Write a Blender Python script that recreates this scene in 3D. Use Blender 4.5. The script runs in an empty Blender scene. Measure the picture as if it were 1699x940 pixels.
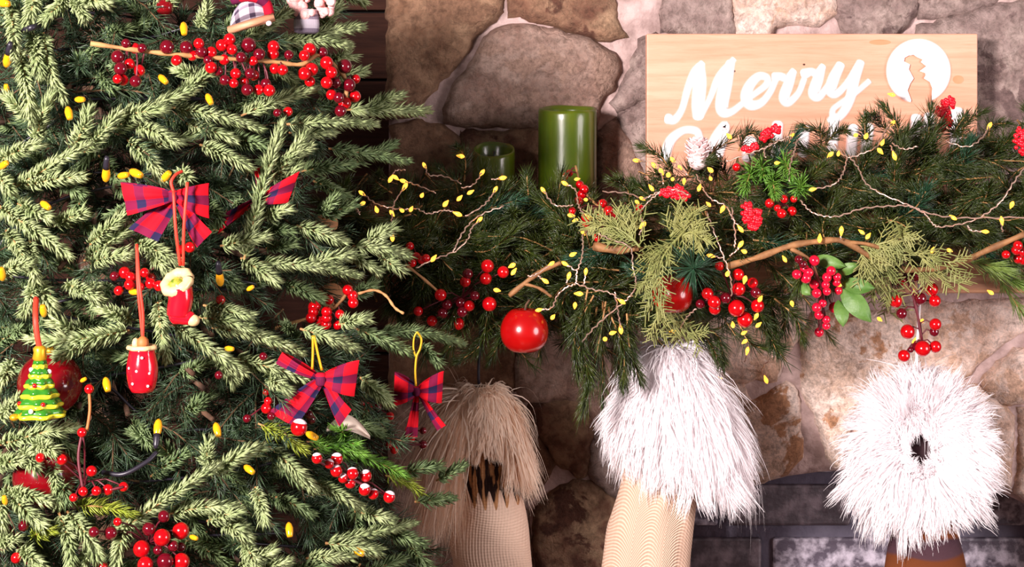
import bpy, math, random
import numpy as np
from mathutils import Vector, Matrix
from mathutils.geometry import delaunay_2d_cdt
from mathutils import noise as mnoise

# ------------------------------------------------------------------ camera, world, light
SC = bpy.context.scene
COL = SC.collection
F, CXP, HOR, CZ = 2748.0, 849.5, 200.0, 1.45      # focal length in px, centre column, horizon row, eye height
cam = bpy.data.cameras.new('camera'); camo = bpy.data.objects.new('camera', cam); COL.objects.link(camo)
camo.location = (0, 0, CZ); camo.rotation_euler = (math.pi/2, 0, 0)
cam.sensor_width = 36; cam.lens = F/1699*36; cam.shift_y = -(470-HOR)/1699
cam.clip_start = 0.05
SC.camera = camo
W = bpy.data.worlds.new('world'); SC.world = W; W.use_nodes = True
W.node_tree.nodes['Background'].inputs[0].default_value = (1.0, 0.86, 0.86, 1)
W.node_tree.nodes['Background'].inputs[1].default_value = 0.10
def area(name, loc, target, size, power, color):
    l = bpy.data.lights.new(name, 'AREA'); l.shape = 'DISK'; l.size = size; l.energy = power; l.color = color
    o = bpy.data.objects.new(name, l); COL.objects.link(o); o.location = loc
    o.rotation_euler = (Vector(target)-Vector(loc)).to_track_quat('-Z', 'Y').to_euler()
    return o
area('studio_softbox', (-1.08, -0.20, CZ+0.32), (0.1, 2.1, CZ-0.1), 0.40, 112, (1.0, 0.885, 0.88))
area('right_fill', (1.70, 0.85, CZ-0.1), (0.65, 2.2, CZ-0.3), 0.9, 19, (1.0, 0.88, 0.90))  # added fill lamp, not a window; brightens the wall on the right
vs = SC.view_settings
vs.view_transform = 'Standard'; vs.look = 'None'; vs.gamma = 1; vs.use_curve_mapping = False
vs.exposure = 0.42
SC.cycles.max_bounces = 14; SC.cycles.diffuse_bounces = 8; SC.cycles.transparent_max_bounces = 24

# ------------------------------------------------------------------ helpers
R = random.Random(7); NR = np.random.default_rng(7)
def P(px, py, Y): return Vector(((px-CXP)/F*Y, Y, CZ+(HOR-py)/F*Y))
def S(px, Y): return px/F*Y                        # px length -> metres at depth Y

class MB:
    def __init__(s): s.v = []; s.f = []; s.m = []; s.n = 0; s.uv = []
    def add(s, verts, faces, mi=0, uv=None):
        verts = [tuple(x) for x in verts]
        s.v += verts; s.f += [tuple(i+s.n for i in f) for f in faces]; s.m += [mi]*len(faces)
        s.uv += (uv if uv is not None else [(0, 0)]*len(verts)); s.n += len(verts)
        return s
    def tube(s, pts, rad, sides=6, mi=0, cap=True):
        pts = [Vector(p) for p in pts]; n = len(pts)
        if not hasattr(rad, '__len__'): rad = [rad]*n
        V = []; Fc = []; ref = None; ln = 0; uv = []
        for i, p in enumerate(pts):
            t = (pts[min(i+1, n-1)]-pts[max(i-1, 0)])
            if t.length < 1e-9: t = Vector((0, 0, 1))
            t.normalize()
            if ref is None:
                ref = Vector((0, 1, 0)) if abs(t.y) < 0.9 else Vector((1, 0, 0))
            a = t.cross(ref).normalized(); b = a.cross(t).normalized(); ref = b
            if i: ln += (p-pts[i-1]).length
            for k in range(sides):
                an = 2*math.pi*k/sides
                V.append(p+(a*math.cos(an)+b*math.sin(an))*rad[i]); uv.append((k/sides, ln))
        for i in range(n-1):
            for k in range(sides):
                k2 = (k+1) % sides
                Fc.append((i*sides+k, i*sides+k2, (i+1)*sides+k2, (i+1)*sides+k))
        if cap:
            Fc.append(tuple(range(sides-1, -1, -1))); Fc.append(tuple(range((n-1)*sides, n*sides)))
        return s.add(V, Fc, mi, uv)
    def box(s, a, b, mi=0):
        x0, y0, z0 = a; x1, y1, z1 = b
        V = [(x0,y0,z0),(x1,y0,z0),(x1,y1,z0),(x0,y1,z0),(x0,y0,z1),(x1,y0,z1),(x1,y1,z1),(x0,y1,z1)]
        return s.add(V, [(0,3,2,1),(4,5,6,7),(0,1,5,4),(1,2,6,5),(2,3,7,6),(3,0,4,7)], mi)
    def lathe(s, c, prof, seg=32, mi=0, axis=None, ripple=None):
        """prof: list of (r, h) along axis from c; axis default +Z"""
        ax = Vector(axis or (0, 0, 1)).normalized(); q = ax.to_track_quat('Z', 'Y')
        V = []; Fc = []; uv = []
        for i, (r, h) in enumerate(prof):
            for k in range(seg):
                an = 2*math.pi*k/seg
                rr = r*(1+(ripple(i, an) if ripple else 0))
                V.append(Vector(c)+q@Vector((rr*math.cos(an), rr*math.sin(an), h))); uv.append((k/seg, h))
        for i in range(len(prof)-1):
            for k in range(seg):
                k2 = (k+1) % seg
                Fc.append((i*seg+k, i*seg+k2, (i+1)*seg+k2, (i+1)*seg+k))
        Fc.append(tuple(range(seg-1, -1, -1))); Fc.append(tuple(range((len(prof)-1)*seg, len(prof)*seg)))
        return s.add(V, Fc, mi, uv)
    def build(s, name, mats, parent=None, smooth=True, bevel=0):
        me = bpy.data.meshes.new(name); me.from_pydata(s.v, [], s.f)
        uvl = me.uv_layers.new(name='UVMap')
        li = np.empty(len(me.loops), dtype=np.int32); me.loops.foreach_get('vertex_index', li)
        uvl.data.foreach_set('uv', np.array(s.uv, dtype=np.float32)[li].ravel())
        return finish(name, me, mats, s.m, parent, smooth, bevel)
def finish(name, me, mats, mi, parent, smooth=True, bevel=0):
    for m in (mats if isinstance(mats, (list, tuple)) else [mats]): me.materials.append(m)
    if mi is not None and len(mi): me.polygons.foreach_set('material_index', np.asarray(mi, dtype=np.int32))
    if smooth: me.polygons.foreach_set('use_smooth', np.ones(len(me.polygons), dtype=bool))
    me.update()
    o = bpy.data.objects.new(name, me); COL.objects.link(o); adopt(o, parent)
    if bevel:
        b = o.modifiers.new('bevel', 'BEVEL'); b.width = bevel; b.segments = 2; b.limit_method = 'ANGLE'
    return o
def adopt(o, parent):
    if parent is not None:
        o.parent = parent; o.matrix_parent_inverse = Matrix.Translation(-parent.location) if parent.type == 'EMPTY' else Matrix()
    return o
def np_mesh(name, V, Fc, mi, mats, parent, smooth=False):
    """V (n,3); Fc list of (k, arr) with arr (m,k)"""
    me = bpy.data.meshes.new(name)
    me.vertices.add(len(V)); me.vertices.foreach_set('co', np.asarray(V, dtype=np.float32).ravel())
    loops = np.concatenate([a.ravel() for a in Fc]); tot = np.concatenate([np.full(len(a), a.shape[1]) for a in Fc])
    me.loops.add(len(loops)); me.loops.foreach_set('vertex_index', loops.astype(np.int32))
    st = np.concatenate([[0], np.cumsum(tot)[:-1]])
    me.polygons.add(len(tot)); me.polygons.foreach_set('loop_start', st.astype(np.int32))
    me.update(calc_edges=True)
    return finish(name, me, mats, mi, parent, smooth)
def thing(name, label, cat, loc, group=None):
    e = bpy.data.objects.new(name, None); COL.objects.link(e); e.location = loc; e.empty_display_size = 0.02
    return tag(e, label, cat, group)
def tag(o, label, cat, group=None):
    o['label'] = label; o['category'] = cat
    if group: o['group'] = group
    return o
def struct(o): o['kind'] = 'structure'; return o
def spline(pts, n=8):
    """Catmull-Rom through tuples of any length"""
    A = np.array([list(p) for p in pts], dtype=float)
    if len(A) < 3:
        t = np.linspace(0, 1, n+1)[:, None]; return A[0]*(1-t)+A[-1]*t
    E = np.vstack([2*A[0]-A[1], A, 2*A[-1]-A[-2]]); out = []
    for i in range(1, len(E)-2):
        p0, p1, p2, p3 = E[i-1:i+3]
        for t in np.linspace(0, 1, n, endpoint=False):
            out.append(0.5*((2*p1)+(-p0+p2)*t+(2*p0-5*p1+4*p2-p3)*t*t+(-p0+3*p1-3*p2+p3)*t**3))
    out.append(A[-1]); return np.array(out)

# ------------------------------------------------------------------ materials
def sr(r, g, b):
    f = lambda c: (c/12.92 if c <= 0.04045 else ((c+0.055)/1.055)**2.4)
    return (f(r/255), f(g/255), f(b/255), 1)
def mat(name, col, rough=0.5, metal=0, emit=None, es=0, coat=0, spec=0.5, trans=0):
    m = bpy.data.materials.new(name); m.use_nodes = True; b = m.node_tree.nodes['Principled BSDF']
    b.inputs['Base Color'].default_value = col; b.inputs['Roughness'].default_value = rough
    b.inputs['Metallic'].default_value = metal; b.inputs['Coat Weight'].default_value = coat
    b.inputs['Specular IOR Level'].default_value = spec; b.inputs['Transmission Weight'].default_value = trans
    if emit: b.inputs['Emission Color'].default_value = emit; b.inputs['Emission Strength'].default_value = es
    return m
class NT:
    def __init__(s, m): s.m = m; s.t = m.node_tree; s.b = s.t.nodes['Principled BSDF']; s.co = None
    def n(s, typ, **kw):
        nd = s.t.nodes.new(typ)
        for k, v in kw.items():
            if hasattr(nd, k): setattr(nd, k, v)
            else: nd.inputs[k.replace('_', ' ')].default_value = v
        return nd
    def l(s, a, b): s.t.links.new(a, b)
    def coord(s, kind='Object', scale=(1, 1, 1)):
        c = s.n('ShaderNodeTexCoord'); mp = s.n('ShaderNodeMapping'); mp.inputs['Scale'].default_value = scale
        s.l(c.outputs[kind], mp.inputs['Vector']); return mp.outputs[0]
    def noise(s, co, scale, detail=4, rough=0.55, dist=0):
        nd = s.n('ShaderNodeTexNoise'); nd.inputs['Scale'].default_value = scale; nd.inputs['Detail'].default_value = detail
        nd.inputs['Roughness'].default_value = rough; nd.inputs['Distortion'].default_value = dist
        s.l(co, nd.inputs['Vector']); return nd.outputs['Fac']
    def ramp(s, fac, stops, interp='LINEAR'):
        r = s.n('ShaderNodeValToRGB'); r.color_ramp.interpolation = interp; e = r.color_ramp.elements
        while len(e) < len(stops): e.new(0.5)
        for el, (p, c) in zip(e, stops): el.position = p; el.color = c if len(c) == 4 else (*c, 1)
        s.l(fac, r.inputs[0]); return r.outputs[0]
    def mix(s, fac, a, b, mode='MIX'):
        x = s.n('ShaderNodeMix'); x.data_type = 'RGBA'; x.blend_type = mode
        for sock, val in ((x.inputs[0], fac), (x.inputs[6], a), (x.inputs[7], b)):
            if hasattr(val, 'links') or hasattr(val, 'is_linked'): s.l(val, sock)
            else: sock.default_value = val
        return x.outputs[2]
    def math(s, op, a, b=0.0):
        x = s.n('ShaderNodeMath'); x.operation = op
        for sock, val in ((x.inputs[0], a), (x.inputs[1], b)):
            if hasattr(val, 'is_linked'): s.l(val, sock)
            else: sock.default_value = val
        return x.outputs[0]
    def bump(s, h, strength, dist=0.01):
        bp = s.n('ShaderNodeBump'); bp.inputs['Strength'].default_value = strength; bp.inputs['Distance'].default_value = dist
        s.l(h, bp.inputs['Height']); s.l(bp.outputs[0], s.b.inputs['Normal'])
    def color(s, c): s.l(c, s.b.inputs['Base Color'])
BLK, WHT = (0, 0, 0, 1), (1, 1, 1, 1)
def noisy(name, c1, c2, scale, rough=0.6, bump=0.0, bscale=None, stretch=(1, 1, 1), lo=0.35, hi=0.65, coat=0, spec=0.5):
    m = mat(name, c1, rough, coat=coat, spec=spec); t = NT(m); co = t.coord('Object', stretch)
    n = t.noise(co, scale); t.color(t.ramp(n, [(lo, c1), (hi, c2)]))
    if bump: t.bump(t.noise(co, bscale or scale*4, 6), bump, 0.004)
    return m
def stone_mat(name, c1, c2, c3, patch, seed):
    m = mat(name, c1, 0.72, spec=0.35); t = NT(m); co = t.coord('Object'); mp = t.n('ShaderNodeMapping')
    mp.inputs['Location'].default_value = (seed*3.1, seed*1.7, seed); t.l(co, mp.inputs['Vector']); co = mp.outputs[0]
    a = t.noise(co, 9, 5, 0.6, 0.6); b = t.noise(co, 30, 8, 0.7); c = t.noise(co, 16, 6, 0.62, 0.5); d = t.noise(co, 240, 3, 0.7)
    base = t.ramp(a, [(0.35, c1), (0.62, c2)])
    base = t.mix(t.ramp(b, [(0.42, BLK), (0.62, WHT)]), base, c3)
    base = t.mix(t.ramp(c, [(0.54, BLK), (0.575, WHT)]), base, patch)
    base = t.mix(0.55, base, t.ramp(d, [(0.3, (0.5, 0.5, 0.5)), (0.7, (1.3, 1.3, 1.3))]), 'MULTIPLY')
    e = t.noise(co, 85, 9, 0.78, 0.4)
    base = t.mix(0.85, base, t.ramp(e, [(0.38, (0.58, 0.54, 0.52)), (0.56, (1.25, 1.23, 1.23))]), 'MULTIPLY')
    b = t.math('ADD', b, t.math('MULTIPLY', e, .7))
    vz = t.n('ShaderNodeTexVoronoi'); vz.feature = 'DISTANCE_TO_EDGE'; vz.inputs['Scale'].default_value = 7
    wp = t.n('ShaderNodeTexNoise'); wp.inputs['Scale'].default_value = 18; wp.inputs['Detail'].default_value = 6; t.l(co, wp.inputs['Vector'])
    vm = t.n('ShaderNodeVectorMath'); vm.operation = 'MULTIPLY_ADD'; vm.inputs[1].default_value = (.16, .16, .16); t.l(wp.outputs['Color'], vm.inputs[0]); t.l(co, vm.inputs[2]); t.l(vm.outputs[0], vz.inputs['Vector'])
    crack = t.ramp(vz.outputs['Distance'], [(0.0, BLK), (0.03, WHT)])
    base = t.mix(t.math('MULTIPLY', t.math('SUBTRACT', 1.0, crack), .12), base, c3)
    t.color(base)
    b = t.math('ADD', b, t.math('MULTIPLY', crack, .22))
    h = t.math('ADD', t.math('MULTIPLY', b, 1.2), t.math('ADD', t.math('MULTIPLY', c, 0.9), t.math('MULTIPLY', d, 0.35)))
    t.bump(h, 0.7, 0.007)
    return m
STONES = [
    stone_mat('stone_brown', sr(142, 108, 84), sr(168, 136, 108), sr(120, 88, 66), sr(132, 100, 78), 1),
    stone_mat('stone_mauve', sr(165, 138, 124), sr(180, 156, 142), sr(146, 116, 102), sr(162, 134, 118), 2),
    stone_mat('stone_lichen', sr(134, 98, 76), sr(176, 148, 118), sr(104, 70, 54), sr(94, 62, 48), 3),
    stone_mat('stone_grey', sr(158, 138, 132), sr(182, 164, 154), sr(134, 114, 108), sr(116, 96, 92), 4),
    stone_mat('stone_sand', sr(228, 204, 190), sr(238, 220, 208), sr(208, 176, 156), sr(204, 170, 146), 5),
    stone_mat('stone_rust', sr(228, 206, 190), sr(208, 172, 142), sr(236, 218, 206), sr(180, 134, 100), 6)]
MORTAR = noisy('mortar', sr(150, 126, 120), sr(200, 174, 168), 34, 0.85, 1.0, 90, lo=.36, hi=.62)
PLANK = noisy('dark_plank', sr(40, 22, 16), sr(58, 34, 25), 8, 0.85, 0.4, 30, (1, 1, 14), spec=.15)
SHELF = noisy('mantel_wood', sr(196, 146, 112), sr(160, 106, 74), 6, 0.55, 0.25, 30, (1, 6, 14))
BRICK = noisy('black_brick', sr(84, 76, 88), sr(190, 182, 194), 60, 0.38, 0.5, 70, lo=0.42, hi=0.66)
BRICK_B = noisy('brown_black_brick', sr(66, 56, 62), sr(120, 106, 112), 40, 0.5, 0.5, 60, lo=0.45, hi=0.7)
GROUT = noisy('dark_grout', sr(88, 82, 98), sr(108, 102, 118), 30, 0.7, 0.4, 80)
PE = noisy('sage_needle', sr(126, 142, 92), sr(156, 167, 118), 55, 0.42, spec=0.4)
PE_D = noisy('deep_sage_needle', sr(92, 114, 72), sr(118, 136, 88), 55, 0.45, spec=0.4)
PE_B = noisy('bright_green_needle', sr(76, 124, 36), sr(104, 146, 52), 55, 0.42, spec=0.4)
PE_Y = noisy('yellow_green_needle', sr(118, 134, 36), sr(144, 154, 54), 55, 0.42, spec=0.4)
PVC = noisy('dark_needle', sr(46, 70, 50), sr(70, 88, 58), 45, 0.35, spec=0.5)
GN = noisy('garland_needle', sr(36, 52, 17), sr(68, 77, 27), 30, 0.33, spec=0.5)
GND = noisy('garland_dark_needle', sr(30, 64, 44), sr(46, 80, 54), 30, 0.33, spec=0.5)
TWIG = noisy('tan_twig', sr(188, 142, 88), sr(150, 104, 60), 60, 0.7)
BARK = noisy('brown_bark', sr(90, 62, 42), sr(60, 40, 28), 40, 0.85, 0.6, 60)
VINE = noisy('vine_bark', sr(160, 114, 70), sr(116, 78, 44), 50, 0.7, 0.5, 90, (1, 1, 1))
CEDAR = noisy('cedar_olive', sr(150, 150, 88), sr(122, 130, 70), 40, 0.5)
LEAF = noisy('leaf_green', sr(72, 112, 42), sr(102, 136, 66), 40, 0.5, .4, 90)
RED = mat('berry_red', sr(182, 4, 14), 0.16, coat=0.5)
WINE = mat('berry_wine', sr(92, 4, 20), 0.12, coat=0.6)
PINKRED = mat('berry_frosted_red', sr(206, 14, 48), 0.2, coat=0.5)
SNOW = mat('snow_white', sr(244, 226, 232), 0.8)
STEMRED = mat('dark_red_stem', sr(92, 22, 34), 0.5)
APPLE = noisy('apple_red', sr(178, 10, 8), sr(146, 6, 8), 18, 0.22, coat=0.4)
BAUBLE = mat('bauble_wine', sr(112, 4, 14), 0.16, coat=0.6)
GLITTER = mat('red_glitter', sr(220, 12, 34), 0.3, coat=0.3)
GOLD = mat('gold_thread', sr(226, 178, 40), 0.35, metal=0.6)
REDCORD = mat('red_cord', sr(226, 56, 34), 0.6)
LED = mat('warm_led', sr(230, 150, 40), 0.3, emit=(1.0, 0.44, 0.05, 1), es=1.6)
BULB = mat('warm_bulb', sr(220, 150, 16), 0.12, emit=(1.0, 0.45, 0.03, 1), es=0.16, coat=0.5)
WIRE = mat('copper_wire', sr(232, 196, 176), 0.3, metal=0.75)
CABLE = mat('black_cable', sr(34, 30, 40), 0.4)
def fur_mat(name, c):
    m = mat(name, c, 0.6, spec=0.2); n = m.node_tree; tl = n.nodes.new('ShaderNodeBsdfTranslucent'); tl.inputs[0].default_value = c; x = n.nodes.new('ShaderNodeMixShader'); x.inputs[0].default_value = .35
    n.links.new(n.nodes['Principled BSDF'].outputs[0], x.inputs[1]); n.links.new(tl.outputs[0], x.inputs[2]); n.links.new(x.outputs[0], n.nodes['Material Output'].inputs[0]); return m
FURW = fur_mat('white_fur', (.95, .91, .92, 1)); FURB = fur_mat('beige_fur', sr(246, 226, 206))
GREENW = mat('green_wax', sr(96, 132, 22), 0.28, coat=0.3)
GREENW.node_tree.nodes['Principled BSDF'].inputs['Subsurface Weight'].default_value = 0.15
t = NT(GREENW); co = t.coord('Object', (1, 1, 0.25)); t.color(t.ramp(t.noise(co, 22, 5), [(0.35, sr(56, 76, 8)), (0.65, sr(86, 102, 16))])); t.bump(t.noise(co, 40, 4), 0.15, 0.003)
WAXD = mat('olive_wax', sr(86, 108, 28), 0.45)
CREAM = mat('cream_glaze', sr(222, 188, 136), 0.3, coat=0.4)
REDGL = mat('red_glaze', sr(214, 14, 34), 0.18, coat=0.6)
ORNG = mat('ornament_green', sr(44, 112, 28), 0.2, coat=0.6)
ORNY = mat('ornament_yellow', sr(206, 204, 44), 0.25, coat=0.6)
TEDDY = mat('teddy_brown', sr(176, 104, 50), 0.6)
SLICE = noisy('wood_slice', sr(176, 122, 76), sr(140, 92, 54), 20, 0.7)
GREYF = mat('grey_felt', sr(172, 158, 146), 0.9)
PINKY = noisy('pink_boucle', sr(240, 196, 190), sr(226, 160, 156), 180, 0.9, 0.9, 160)
CONE = noisy('frosted_cone', sr(246, 228, 226), sr(206, 170, 168), 90, 0.8)
def plaid(name, base, dark, mid, period):
    m = mat(name, base, 0.8, spec=0.2); t = NT(m); c = t.n('ShaderNodeTexCoord'); sp = t.n('ShaderNodeSeparateXYZ'); t.l(c.outputs['UV'], sp.inputs[0])
    fs = []
    for i in (0, 1):
        w = t.math('FRACT', t.math('DIVIDE', sp.outputs[i], period)); fs.append(t.math('LESS_THAN', w, 0.36))
    s = t.math('MULTIPLY', t.math('ADD', fs[0], fs[1]), 0.5)
    t.color(t.ramp(s, [(0.0, base), (0.5, mid), (1.0, dark)]))
    co = t.coord('UV'); t.bump(t.noise(co, 1500, 2), 0.3, 0.001)
    return m
TARTAN = plaid('red_tartan', sr(200, 6, 28), sr(34, 26, 62), sr(112, 12, 52), 0.026)
TARTAN_G = plaid('grey_tartan', sr(196, 188, 196), sr(64, 52, 70), sr(138, 126, 140), 0.014)

# ------------------------------------------------------------------ the setting
YW = 2.2                                           # face of the stone chimney breast
def pip(x, z, poly):
    c = False; j = len(poly)-1
    for i in range(len(poly)):
        if (poly[i][1] > z) != (poly[j][1] > z) and x < (poly[j][0]-poly[i][0])*(z-poly[i][1])/(poly[j][1]-poly[i][1])+poly[i][0]: c = not c
        j = i
    return c
def dense(poly, step):
    out = []
    for i in range(len(poly)):
        a, b = Vector(poly[i]), Vector(poly[(i+1) % len(poly)]); n = max(1, int((b-a).length/step))
        out += [a.lerp(b, k/n) for k in range(n)]
    return out
def seg_dist(pts, poly):
    A = np.array(poly); B = np.roll(A, -1, 0); p = np.array(pts)[:, None, :]; d = B-A
    tt = np.clip(((p-A)*d).sum(2)/np.maximum((d*d).sum(1), 1e-12), 0, 1)
    return np.sqrt(((A+tt[..., None]*d-p)**2).sum(2)).min(1)
def slab(name, poly, yf, back, relief, step, m, parent, edge=0.007, wob=0.0025, seed=0, bulge=0.0):
    """polygon in (x, z) -> relief slab whose face bulges from yf towards the camera, with a skirt going back"""
    b = dense(poly, step)
    b = [Vector((v.x+wob*mnoise.noise((v.x*60, v.y*60, seed)), v.y+wob*mnoise.noise((v.x*60, v.y*60, seed+9)))) for v in b]
    bl = [(v.x, v.y) for v in b]; n = len(bl)
    xs = [v[0] for v in bl]; zs = [v[1] for v in bl]; ins = []
    z = min(zs); row = 0
    while z < max(zs):
        x = min(xs)+(row % 2)*step/2
        while x < max(xs):
            if pip(x, z, bl): ins.append((x, z))
            x += step
        z += step*0.87; row += 1
    if ins:
        d = seg_dist(ins, bl); ins = [p for p, q in zip(ins, d) if q > step*0.4]
    res = delaunay_2d_cdt([Vector(p) for p in bl+ins], [(i, (i+1) % n) for i in range(n)], [], 1, 1e-6)
    V2 = res[0]; d = seg_dist([tuple(v) for v in V2], bl); V = []
    for v, q in zip(V2, d):
        h = relief*(1-math.exp(-q/edge)) + bulge*min(q/0.05, 1)
        h += relief*0.45*mnoise.fractal((v.x*14, v.y*14, seed*3.3), 1.0, 2.0, 5)*min(q/0.01, 1)
        V.append((v.x, yf-h, v.y))
    mb = MB(); k = len(V)
    mb.add(V+[(v[0], yf+back, v[1]) for v in bl], [tuple(reversed(f)) if False else tuple(f) for f in res[2]] + [(i, (i+1) % n, k+(i+1) % n, k+i) for i in range(n)])
    return mb.build(name, m, parent)
def wallxz(poly, Y=YW): return [((px-CXP)/F*Y, CZ+(HOR-py)/F*Y) for px, py in poly]

floor = MB().box((-2.5, -1.5, -0.03), (2.5, 3.0, 0)).build('floor', noisy('floor_wood', sr(120, 84, 60), sr(98, 66, 46), 6, 0.5, stretch=(1, 10, 1))); struct(floor)
pl = MB().box((-2.5, 2.47, 0), (0.2, 2.52, 3.0)).build('wall_left', mat('gap_black', sr(20, 12, 10), 0.9)); struct(pl)
zz = 0.3; k = 0
while zz < 2.0:
    MB().box((-1.6, 2.447-0.003*(k % 2), zz), (0.0, 2.471, zz+0.097)).build('plank', PLANK, pl, False, 0.003); zz += 0.101; k += 1

ARCH = [(1148, 1750), (1148, 850), (1170, 843), (1215, 822), (1260, 806), (1310, 793), (1360, 786), (1400, 783), (1460, 777), (1530, 777), (1600, 791), (1650, 812), (1699, 836), (1750, 868), (1790, 900), (1790, 1750)]
zf = CZ+(HOR-1750)/F*YW
outer = wallxz([(644, 1750), (1148, 1750)][:1]) + wallxz([(644, -420), (2150, -420), (2150, 1750)]) + list(reversed(wallxz(ARCH)))
wall = slab('wall_back', outer, YW+0.014, 0.25, 0.013, 0.011, MORTAR, None, 0.004, 0.0, 50); struct(wall)

ST = [ # polygon px, material, relief
 ([(645,-40),(832,-40),(832,26),(806,44),(786,64),(768,88),(745,118),(722,148),(706,166),(690,190),(645,194)], 0, .016),
 ([(850,45),(880,46),(930,55),(985,72),(1012,88),(1026,108),(1022,128),(1008,152),(990,178),(985,203),(900,209),(800,207),(742,203),(742,180),(752,148),(772,122),(792,98),(806,68),(826,50)], 1, .018),
 ([(848,-40),(1014,-40),(1018,20),(1036,62),(1007,66),(960,52),(905,40),(848,30)], 2, .016),
 ([(1103,-40),(1202,-40),(1215,30),(1219,64),(1150,66),(1100,50)], 3, .012),
 ([(1216,-40),(1377,-40),(1385,26),(1350,45),(1320,38),(1290,42),(1280,70),(1228,72),(1220,35)], 4, .012),
 ([(1384,-40),(1513,-40),(1520,18),(1492,46),(1480,70),(1412,66),(1390,26)], 3, .012),
 ([(1524,-40),(1670,-40),(1650,4),(1590,20),(1530,30),(1526,15)], 3, .010),
 ([(1525,48),(1570,34),(1630,18),(1665,8),(1720,8),(1720,320),(1560,320),(1520,120)], 3, .012),
 ([(1062,72),(1085,60),(1110,70),(1110,150),(1072,162),(1028,182),(1018,166),(1040,130),(1054,96)], 3, .012),
 ([(1030,190),(1070,168),(1110,156),(1110,300),(1072,290),(1056,250),(1038,216)], 3, .012),
 ([(772,216),(830,222),(900,214),(985,210),(985,340),(770,340),(760,250)], 2, .010),
 ([(652,214),(690,204),(732,212),(760,234),(764,340),(650,340)], 0, .014),
 ([(994,222),(1024,200),(1050,250),(1068,292),(1110,308),(1110,345),(994,345)], 1, .010),
 ([(650,500),(850,500),(850,646),(790,655),(650,650)], 0, .012),
 ([(858,500),(1010,500),(1010,640),(960,660),(870,664),(858,640)], 1, .010),
 ([(873,672),(955,668),(980,698),(984,716),(972,782),(956,790),(920,756),(895,716)], 2, .014),
 ([(780,664),(864,668),(888,720),(918,768),(905,790),(880,826),(860,810),(790,800)], 0, .010),
 ([(650,664),(772,664),(780,808),(850,824),(870,845),(880,930),(870,1010),(650,1010)], 1, .010),
 ([(892,848),(916,818),(950,800),(985,806),(1030,838),(1060,860),(1060,1010),(905,1010),(888,900)], 2, .014),
 ([(990,722),(1004,706),(1120,690),(1130,830),(1060,850),(1030,830),(990,800),(978,782)], 3, .012),
 ([(1020,500),(1160,500),(1165,640),(1120,682),(1004,698),(985,690),(968,664),(1018,646)], 1, .010),
 ([(1172,500),(1330,500),(1334,545),(1298,590),(1285,628),(1236,628),(1180,634),(1172,600)], 4, .010),
 ([(1180,642),(1232,636),(1240,664),(1216,690),(1170,690),(1130,700),(1176,660)], 4, .010),
 ([(1240,674),(1302,636),(1320,650),(1328,758),(1300,784),(1240,804),(1200,820),(1164,836),(1140,832),(1134,706),(1212,698)], 5, .014),
 ([(1346,520),(1490,520),(1520,560),(1520,600),(1470,625),(1414,690),(1400,770),(1380,768),(1354,690),(1336,640),(1330,595)], 5, .014),
 ([(1500,505),(1720,495),(1720,545),(1664,566),(1600,622),(1545,640),(1532,596),(1528,556)], 4, .008),
 ([(1634,628),(1680,582),(1720,578),(1720,664),(1668,668),(1640,656)], 4, .014),
 ([(1430,690),(1480,630),(1540,650),(1620,640),(1660,672),(1680,690),(1672,812),(1604,780),(1530,766),(1460,766),(1410,772)], 4, .012),
 ([(1690,680),(1720,674),(1900,690),(1900,880),(1800,880),(1755,856),(1690,816)], 4, .012),
 ([(905,1020),(1060,1020),(1140,1030),(1140,1200),(905,1200)], 2, .012), ([(1070,860),(1140,845),(1140,1020),(1070,1010)], 3, .012),
]
for r_, (y0, y1) in enumerate([(-250, -150), (-140, -50)]):
    x = 650
    while x < 2000:
        w = R.randint(110, 210); j = lambda: R.randint(-8, 8)
        ST.append(([(x+6, y0+j()), (x+w//2, y0+j()), (x+w-6, y0+j()), (x+w-4, (y0+y1)//2), (x+w-6, y1+j()), (x+8, y1+j())], R.choice([1, 3, 4]), .012)); x += w
for (y0, y1) in [(-40, 100), (112, 210), (222, 330), (340, 470), (482, 570), (582, 680)]:
    ST.append(([(1732, y0), (1860, y0+R.randint(-6, 6)), (1870, y1), (1730, y1+R.randint(-6, 6))], R.choice([3, 4]), .012))
for i, (poly, mi, rel) in enumerate(ST):
    gx_, gy_ = sum(p[0] for p in poly)/len(poly), sum(p[1] for p in poly)/len(poly)
    poly = [(x+7*(x-gx_)/max(math.hypot(x-gx_, y-gy_), 1), y+7*(y-gy_)/max(math.hypot(x-gx_, y-gy_), 1)) for x, y in poly]
    slab('stone', wallxz(poly), YW, 0.03, rel, 0.0075, STONES[mi], wall, 0.003, 0.005, i+1, 0.003)

# firebox back wall with its bricks
YB = 2.31
fb = MB().box((0.15, YB, 0.25), (1.05, YB+0.05, 1.25)).build('wall_firebox', GROUT); struct(fb)
bw, bh = 219, 88
def brickmesh(m):
    a, b = S(201, YB)/2, S(68, YB)/2; mb = MB().box((-a, -0.007, -b), (a, 0.02, b)); o = mb.build('brick', m, fb, False, 0.004); return o
for r_ in range(-2, 5):
    for c_ in range(-1, 5):
        o = brickmesh(BRICK_B if (c_ + r_) % 3 == 0 else BRICK)
        px = 1309+c_*bw + (0 if r_ % 2 == 0 else 72); py = 836+r_*bh
        p = P(px, py, YB); o.location = (p.x, YB, p.z)
# mantel beam
xl, xr = P(545, 0, 2.02).x, P(1990, 0, 2.02).x
sh = MB().box((xl, 2.03, P(0, 487, 2.03).z), (xr, 2.215, P(0, 345, 2.03).z)).build('mantel_beam', SHELF, None, False, 0.006)
tag(sh, 'light brown wooden mantel beam under the evergreen garland', 'mantel')
SHTOP = P(0, 345, 2.03).z

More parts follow.
